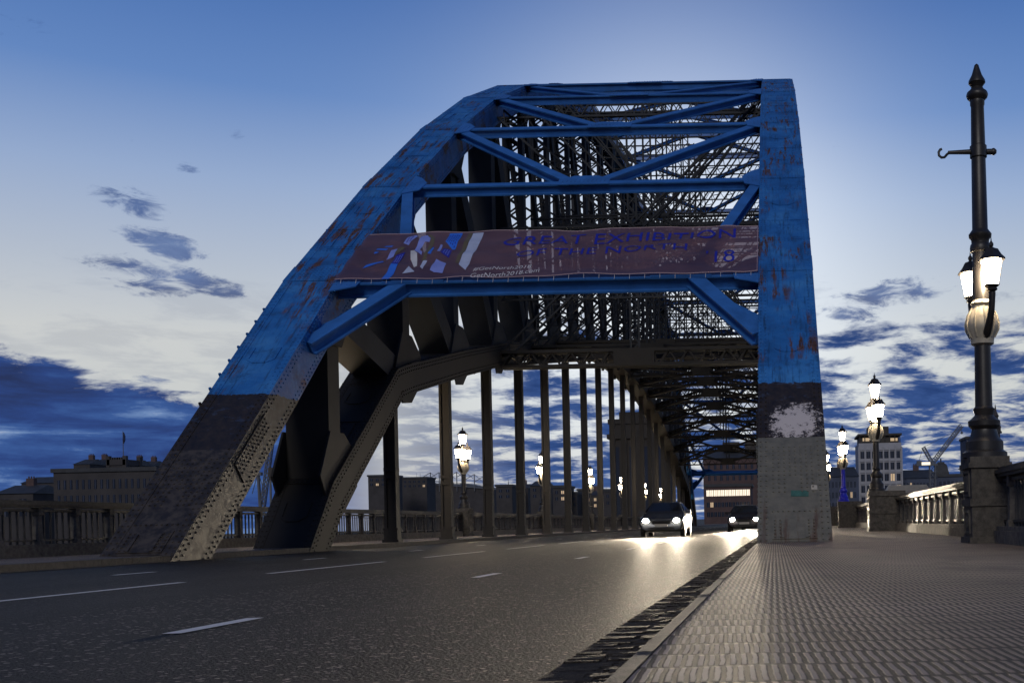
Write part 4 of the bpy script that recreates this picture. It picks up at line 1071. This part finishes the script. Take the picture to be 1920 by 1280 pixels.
mb = MB(); mb.tube(apex, jib+(piv-jib)*0.12, 0.05, 0.05, 5); mb.tube(apex, (piv.x-3.8, Yc, piv.z), 0.06, 0.06, 5); mb.tube(jib, jib-Vector((0, 0, 1.6)), 0.05, 0.05, 5); crane_part(mb, 'cable')
mb = MB(); mb.lathe([(0.1, 0), (0.35, 0.2), (0.3, 0.6), (0.1, 0.8)], 0, 0, 8); 
for i, v in enumerate(mb.v): mb.v[i] = (v[0]+jib.x, v[1]+Yc, v[2]+jib.z-2.4)
crane_part(mb, 'hook_block')

# stone tower at the far end of the bridge, left side
YT = 158
a = at(1143, 795, YT); b_ = at(1300, 795, YT)
t = empty('bridge_tower', 'massive dark stone tower at the far end of the far footway', 'tower', ((a.x-16.7)/2, YT, -3))
wx = (-16.7-a.x)/2; hh = a.z+3
mb = MB(); mb.box(-wx, wx, 0, 11, 0, hh); mb.build('shaft', M['tower_stone'], t)
mb = MB(); mb.box(-wx-0.4, wx+0.4, -0.4, 11.4, hh-2.2, hh-1.5); mb.box(-wx-0.25, wx+0.25, -0.25, 11.25, hh, hh+0.7); mb.box(-wx+1.2, wx-1.2, 1.5, 9.5, hh+0.7, hh+1.9); mb.build('cornice', M['tower_stone'], t)
base = None
for i in range(4):
    mb = MB(); xx = -wx+2*wx*(i+0.5)/4; mb.box(xx-0.28, xx+0.28, -0.05, 0.2, 4, hh-3.4); mb.build('slit_window', M['pane'], t)
mb = MB()
for i in range(5): xx = -wx+2*wx*i/4; xx = max(-wx+0.4, min(wx-0.4, xx)); mb.box(xx-0.4, xx+0.4, -0.3, 0.0, 0, hh-2.2)
mb.build('pilaster', M['tower_stone'], t)
# buildings closing the road beyond the bridge
t, w, h = block('office_block', 'brown office block with a lit strip of windows closing the far end of the road', 'building', (1322, 1408, 912), 330, 18, 'brick', -8, 'flat')
windows(t, -w/2+0.3, w/2-0.3, h-3.4, h-0.4, 0, 12, 1, 0.84, 0.62, 'win_lit')
windows(t, -w/2+0.3, w/2-0.3, h-10, h-4, 0, 12, 2, 0.8, 0.5, 'pane', 0.1)
t, w, h = block('brick_hall', 'dull purple brick hall with roof boxes, above the brown office block', 'building', (1318, 1432, 858), 380, 25, 'brick', -6, 4)
windows(t, -w/2+1, w/2-1, h-9, h-1, 0, 9, 2, 0.4, 0.5, 'pane')
mb = MB(); mb.box(-4, 2, 5, 9, h+3, h+6); mb.box(4, 8, 5, 9, h+3, h+6); mb.build('roof_box', M['concrete_dark'], t)

# left bank: keep, long building, roofs, stadium, city blocks
t, w, h = block('castle_keep', 'square stone castle keep with corner turrets and flagpole', 'castle', (203, 234, 861), 300, 7, 'city', -10)
mb = MB()
for sx in (-1, 1):
    for sy in (0.2, 6.8): mb.box(sx*w/2-0.5, sx*w/2+0.5, sy-0.5, sy+0.5, h-5, h+1.0)
for q in range(7): mb.box(-w/2+0.2+q*w/7, -w/2+0.2+q*w/7+w/14, -0.25, 0.35, h, h+0.6)
mb.box(-w/2-0.3, w/2+0.3, -0.3, 7.3, h-1.6, h); mb.build('battlement', M['city'], t)
windows(t, -w/2+0.8, w/2-0.8, h-8, h-2, 0, 2, 2, 0.2, 0.5)
mb = MB(); mb.tube((0.1, 3, h), (0.1, 3, h+8.2), 0.12, 0.08, 6); mb.build('flagpole', M['crane'], t)
mb = MB(); mb.path([(0.32, 3, h+7.9), (0.42, 3.05, h+6.8), (0.36, 3.0, h+5.6), (0.30, 3.0, h+4.6)], [0.10, 0.32, 0.36, 0.05], 7); mb.build('flag', M['flag'], t)
t, w, h = block('long_building', 'long flat topped stone building with cornice left of the arch foot', 'building', (100, 292, 884), 240, 15, 'city', -10, 'flat')
windows(t, -w/2+0.5, w/2-0.5, h-8, h-1, 0, 16, 2, 0.42, 0.6, 'pane', 0.03)
rows = [(-10, 62, 925, 250), (40, 132, 905, 330), (138, 168, 870, 400), (170, 186, 869, 410), (232, 256, 872, 395), (258, 286, 873, 415)]
labs = ['low stone house at the far left edge', 'low stone house row left of the long flat building', 'hipped roof block left of the castle keep', 'small block touching the castle keep on its left', 'small block touching the castle keep on its right', 'hipped roof block right of the castle keep, by the arch']
for (a, b_, v, Y), lb in zip(rows, labs):
    t, w, h = block('town_house', lb, 'house', (a, b_, v), Y, 12, 'city', -10, 2.2, 'town houses on the left bank')
    windows(t, -w/2+0.3, w/2-0.3, h-6, h-0.6, 0, max(2, int(w/3)), 2, 0.4, 0.5, 'pane', 0.05)
# lattice derrick and sign seen under the arch
t = empty('derrick_crane', 'slender lattice derrick crane seen under the left arch', 'crane', tuple(at(498, 985, 200)))
mb = MB(); truss(mb, at(488, 985, 200), at(511, 808, 200), 0.7, 0.7, 22, 0.09); crane_part(mb, 'jib')
mb = MB(); mb.tube(at(511, 808, 200), at(484, 885, 200), 0.05, 0.05, 5); mb.tube(at(484, 885, 200), at(490, 985, 200), 0.3, 0.3, 5)
a = at(484, 885, 200); 
for q in (-1.2, 1.2): mb.tube(a, a+Vector((q, 0, -4)), 0.07, 0.07, 5)
mb.box(a.x-0.7, a.x+0.7, 199.6, 200.4, a.z-0.6, a.z); crane_part(mb, 'mast')
sg0, sg1 = at(503, 876, 190), at(528, 886, 190)
t = empty('roof_sign', 'dark rooftop sign board with white letters under the left arch', 'sign', (sg0.x, 190, -10))
mb = MB(); mb.box(0, sg1.x-sg0.x, 0, 0.4, sg1.z+10-1.2, sg0.z+10); mb.build('board', M['concrete_dark'], t)
mb = MB(); 
for q in (0.1, 0.9): mb.box((sg1.x-sg0.x)*q-0.15, (sg1.x-sg0.x)*q+0.15, 0.1, 0.35, 0, sg1.z+10-1.2)
mb.build('post', M['crane'], t)
o = flat_text('VER', Vector((0.75, -0.03, sg1.z+10-1.0)), Vector((1, 0, 0)), Vector((0, 0, 1)), (sg1.x-sg0.x)*0.62, 0.95, M['ink_white'], 'lettering', Vector((0, -1, 0))); o.parent = t
# stadium
t = empty('stadium', 'far stadium with masts and cable trusses along its roof', 'stadium', tuple(at(850, 960, 700)))
a, b_ = at(800, 905, 700), at(915, 905, 700); Xs = a.x; We = b_.x-a.x; zr = a.z
def stp(mb, name, mat):
    o = mb.build(name, M[mat]); o.parent = t; o.matrix_parent_inverse = Matrix.Translation(-Vector(t.location)); return o
mb = MB(); mb.hexa([(Xs, 700, -5), (Xs+We, 700, -5), (Xs, 780, -5), (Xs+We, 780, -5), (Xs, 700, zr), (Xs+We, 700, zr-5), (Xs+4, 780, zr+2), (Xs+We-4, 780, zr-3)]); stp(mb, 'stand', 'city')
for i in range(7):
    mb = MB(); x = Xs+We*(i+0.5)/7; z = zr+3.2-5*(max(0, i-4)/3.0); mb.beam((x, 699, zr-6), (x, 699, z+3.5), 0.5, 0.5); mb.beam((x, 699, z+3.5), (x-6, 699, z), 0.35, 0.35); mb.beam((x, 699, z+3.5), (x+5, 699, z-1), 0.25, 0.25); stp(mb, 'roof_mast', 'crane')
mb = MB(); mb.laced((Xs, 699, zr+0.5), (Xs+We, 699, zr-3.5), (0, 0, 1), 2.6, 0.4, 0.35, 0.25, 2.4); stp(mb, 'roof_truss', 'crane')
# city blocks among the hangers
city = [(690, 735, 893, 520, 'far block left of the stadium, low behind the second hanger'), (745, 800, 897, 560, 'far block just left of the stadium'), (930, 960, 912, 420, 'small far block right of the stadium'), (962, 990, 915, 440, 'low far block behind the fourth hanger'), (994, 1024, 910, 400, 'stepped far block left of the second far side lamp'), (1036, 1062, 914, 380, 'far block right of the second far side lamp'), (1064, 1082, 926, 390, 'low far block behind the sixth hanger'),
        (1083, 1100, 920, 410, 'gabled far block between the sixth and seventh hangers'), (1100, 1122, 928, 400, 'low far block by the third far side lamp'), (1122, 1146, 921, 360, 'far block touching the dark stone tower')]
for (a, b_, v, Y, lb) in city:
    t, w, h = block('city_block', lb, 'building', (a, b_, v), Y, 14, 'city', -8, random.choice([2.0, 'flat', 'flat']), 'far city blocks among the hangers')
    windows(t, -w/2+0.3, w/2-0.3, h-5, h-0.5, 0, max(2, int(w/2.4)), 2, 0.45, 0.5, 'pane', 0.18)
    mb = MB()
    for q in range(3): xx = random.uniform(-w/2+0.5, w/2-0.5); mb.tube((xx, 5, h), (xx, 5, h+random.uniform(2.0, 4.2)), 0.08, 0.05, 4)
    mb.build('aerial', M['crane'], t)

# ------------------------------------------------------------------ sky, sun, camera
W_ = bpy.data.worlds.new('World'); bpy.context.scene.world = W_; W_.use_nodes = True
nt = W_.node_tree; bg = nt.nodes['Background']
tc = N(nt, 'ShaderNodeTexCoord'); sp = N(nt, 'ShaderNodeSeparateXYZ'); L(nt, tc.outputs['Generated'], sp.inputs[0]); dx, dy, dz = sp.outputs
hyp = math_n(nt, 'SQRT', math_n(nt, 'ADD', math_n(nt, 'MULTIPLY', dx, dx), math_n(nt, 'MULTIPLY', dy, dy)))
el = math_n(nt, 'ARCTAN2', dz, hyp)                    # elevation, radians
az = math_n(nt, 'ARCTAN2', dx, dy)                     # azimuth from +Y, radians (+ right)
def srgb(r, g, b_):
    f = lambda c: (c/255/12.92) if c/255 <= 0.04045 else ((c/255+0.055)/1.055)**2.4
    return (f(r), f(g), f(b_))
eln = math_n(nt, 'DIVIDE', el, 0.6, clamp=True)
base = ramp(nt, eln, [(0.0, srgb(184, 187, 192)), (0.27, srgb(194, 195, 197)), (0.36, srgb(172, 180, 196)), (0.48, srgb(140, 160, 197)), (0.60, srgb(88, 124, 184)), (0.74, srgb(56, 98, 166)), (0.86, srgb(44, 82, 146)), (1.0, srgb(26, 54, 104))])
# after-glow behind the bridge
ga = math_n(nt, 'DIVIDE', math_n(nt, 'ADD', az, 0.09), 0.17); ge = math_n(nt, 'DIVIDE', math_n(nt, 'SUBTRACT', el, 0.20), 0.19)
gg = math_n(nt, 'EXPONENT', math_n(nt, 'MULTIPLY', math_n(nt, 'ADD', math_n(nt, 'MULTIPLY', ga, ga), math_n(nt, 'MULTIPLY', ge, ge)), -1.0))
base = mix_c(nt, math_n(nt, 'MULTIPLY', gg, 0.9), base, srgb(236, 242, 252))
sky = N(nt, 'ShaderNodeTexSky'); sky.sky_type = 'NISHITA'; sky.sun_disc = False; sky.sun_elevation = math.radians(4); sky.sun_rotation = math.radians(200)
base = mix_c(nt, 0.03, base, sky.outputs[0], 'ADD')
# clouds laid out on a flat cloud deck
den = math_n(nt, 'ADD', math_n(nt, 'MAXIMUM', dz, 0.0), 0.10)
cx = math_n(nt, 'DIVIDE', dx, den); cy = math_n(nt, 'DIVIDE', dy, den)
cv = N(nt, 'ShaderNodeCombineXYZ'); L(nt, cx, cv.inputs[0]); L(nt, cy, cv.inputs[1])
c1 = noise(nt, scaled(nt, cv.outputs[0], (1.0, 0.85, 1)), 3.7, 10, 0.62, 0.3)
c2 = noise(nt, scaled(nt, cv.outputs[0], (1.0, 1.0, 1)), 1.2, 4, 0.5)
cov = ramp(nt, eln, [(0.0, (0.22,)*3), (0.12, (0.20,)*3), (0.22, (0.16,)*3), (0.30, (0.12,)*3), (0.36, (0.05,)*3), (0.45, (0.0,)*3)])
covs = math_n(nt, 'ADD', math_n(nt, 'MULTIPLY', math_n(nt, 'SUBTRACT', c2, 0.5), 0.30), cov)
# hand-shaped cloud bank far left and small clouds at mid height
bn = noise(nt, scaled(nt, tc.outputs['Generated'], (13, 13, 46)), 1.0, 9, 0.64, 0.4)
bank_top = math_n(nt, 'ADD', math_n(nt, 'ADD', 0.112, math_n(nt, 'MULTIPLY', math_n(nt, 'ADD', az, 0.50), -0.26)), math_n(nt, 'MULTIPLY', math_n(nt, 'SUBTRACT', bn, 0.5), 0.085))
bank = sstep(nt, math_n(nt, 'SUBTRACT', bank_top, el), -0.003, 0.010)
bank = math_n(nt, 'MULTIPLY', bank, math_n(nt, 'SUBTRACT', 1.0, sstep(nt, az, -0.44, -0.30)))
def blob(a0, e0, ra, re, k=0.30, tilt=0.0):
    qa = math_n(nt, 'SUBTRACT', az, a0); qe = math_n(nt, 'SUBTRACT', math_n(nt, 'SUBTRACT', el, e0), math_n(nt, 'MULTIPLY', qa, tilt))
    q = math_n(nt, 'ADD', math_n(nt, 'POWER', math_n(nt, 'DIVIDE', math_n(nt, 'ABSOLUTE', qa), ra), 2.0), math_n(nt, 'POWER', math_n(nt, 'DIVIDE', math_n(nt, 'ABSOLUTE', qe), re), 2.0))
    return math_n(nt, 'MULTIPLY', math_n(nt, 'MAXIMUM', math_n(nt, 'SUBTRACT', 1.0, q), -1.0), k)
def px(u, v):
    r = ray(u, v); return math.atan2(r.x, 1.0), math.atan2(r.z, math.hypot(r.x, 1.0))
bl = None
for (u, v, ru, rv, tl) in ((240, 382, 95, 34, -0.12), (310, 455, 100, 34, -0.2), (250, 500, 130, 26, -0.15), (385, 530, 110, 28, -0.25), (280, 540, 90, 20, -0.1), (355, 318, 35, 12, -0.1), (285, 712, 55, 13, -0.1), (110, 692, 55, 16, 0), (440, 250, 40, 20, -0.3), (1670, 553, 130, 34, 0.05), (1600, 590, 70, 26, -0.1), (60, 70, 90, 45, -0.2)):
    a0, e0 = px(u, v); bq = blob(a0, e0, ru/2000.0*math.cos(a0)**1.6, rv/2000.0*math.cos(a0), 0.30 if v > 300 else 0.08, tl)
    bl = bq if bl is None else math_n(nt, 'MAXIMUM', bl, bq)
bn2 = noise(nt, scaled(nt, tc.outputs['Generated'], (30, 30, 95)), 1.0, 10, 0.70, 0.6)
small = sstep(nt, math_n(nt, 'ADD', bn2, bl), 0.60, 0.84)
gen = sstep(nt, math_n(nt, 'ADD', c1, covs), 0.56, 0.74)
gen = math_n(nt, 'MULTIPLY', gen, math_n(nt, 'SUBTRACT', 1.0, sstep(nt, el, 0.17, 0.235)))
leftclear = sstep(nt, az, -0.42, -0.22)
gen = math_n(nt, 'MULTIPLY', gen, math_n(nt, 'ADD', math_n(nt, 'MULTIPLY', leftclear, 0.85), 0.15))
mask = math_n(nt, 'MAXIMUM', math_n(nt, 'MAXIMUM', gen, math_n(nt, 'MULTIPLY', bank, 0.97)), math_n(nt, 'MULTIPLY', small, 0.85))
cc = ramp(nt, c1, [(0.25, srgb(96, 122, 170)), (0.5, srgb(58, 86, 142)), (0.75, srgb(30, 54, 104))])
lows = math_n(nt, 'SUBTRACT', 1.0, sstep(nt, el, 0.0, 0.06))
cc = mix_c(nt, math_n(nt, 'MULTIPLY', lows, 0.7), cc, srgb(78, 106, 160))
bn3 = noise(nt, scaled(nt, tc.outputs['Generated'], (7, 7, 60)), 1.0, 9, 0.62, 0.5)
bcol = ramp(nt, math_n(nt, 'SUBTRACT', math_n(nt, 'ADD', math_n(nt, 'MULTIPLY', bn3, 0.6), math_n(nt, 'MULTIPLY', bn, 0.4)), math_n(nt, 'MULTIPLY', math_n(nt, 'SUBTRACT', el, 0.05), 0.9)), [(0.30, srgb(14, 36, 84)), (0.44, srgb(24, 58, 122)), (0.54, srgb(44, 82, 146)), (0.62, srgb(104, 134, 182)), (0.70, srgb(196, 204, 216))])
cc = mix_c(nt, bank, cc, bcol)
fin = mix_c(nt, mask, base, cc)
back = sstep(nt, dy, 0.35, -0.5)
fin = mix_c(nt, math_n(nt, 'MULTIPLY', back, 0.5), fin, srgb(30, 50, 92))
below = math_n(nt, 'LESS_THAN', dz, -0.02)
fin = mix_c(nt, below, fin, (0.05, 0.05, 0.055))
L(nt, fin, bg.inputs[0]); bg.inputs[1].default_value = 1.0

sd = bpy.data.lights.new('sun', 'SUN'); sd.energy = 0.95; sd.angle = math.radians(20); sd.color = (1.0, 0.95, 0.90)
so = bpy.data.objects.new('sun', sd); C.objects.link(so)
dirv = Vector((0.12, 1.0, -0.50)); so.rotation_euler = dirv.to_track_quat('-Z', 'Y').to_euler()

cd = bpy.data.cameras.new('Camera'); cam = bpy.data.objects.new('Camera', cd); C.objects.link(cam)
cd.sensor_width = 36; cd.sensor_fit = 'HORIZONTAL'; cd.lens = 36*F/1920; cd.clip_start = 0.05; cd.clip_end = 20000
cd.shift_x = -(VPU-960)/1920; cd.shift_y = (VPV-640)/1920
cxv = Vector((CR, 0, -SR)); cyv = Vector((SR, 0, CR)); czv = Vector((0, -1, 0))
m4 = Matrix(((cxv.x, cyv.x, czv.x, 0), (cxv.y, cyv.y, czv.y, 0), (cxv.z, cyv.z, czv.z, EYE), (0, 0, 0, 1)))
cam.matrix_world = m4
S = bpy.context.scene; S.camera = cam
S.view_settings.view_transform = 'Standard'; S.view_settings.look = 'None'; S.view_settings.exposure = 0; S.view_settings.gamma = 1
S.cycles.use_denoising = True; S.cycles.max_bounces = 6; S.cycles.sample_clamp_indirect = 4.0; S.cycles.use_adaptive_sampling = True
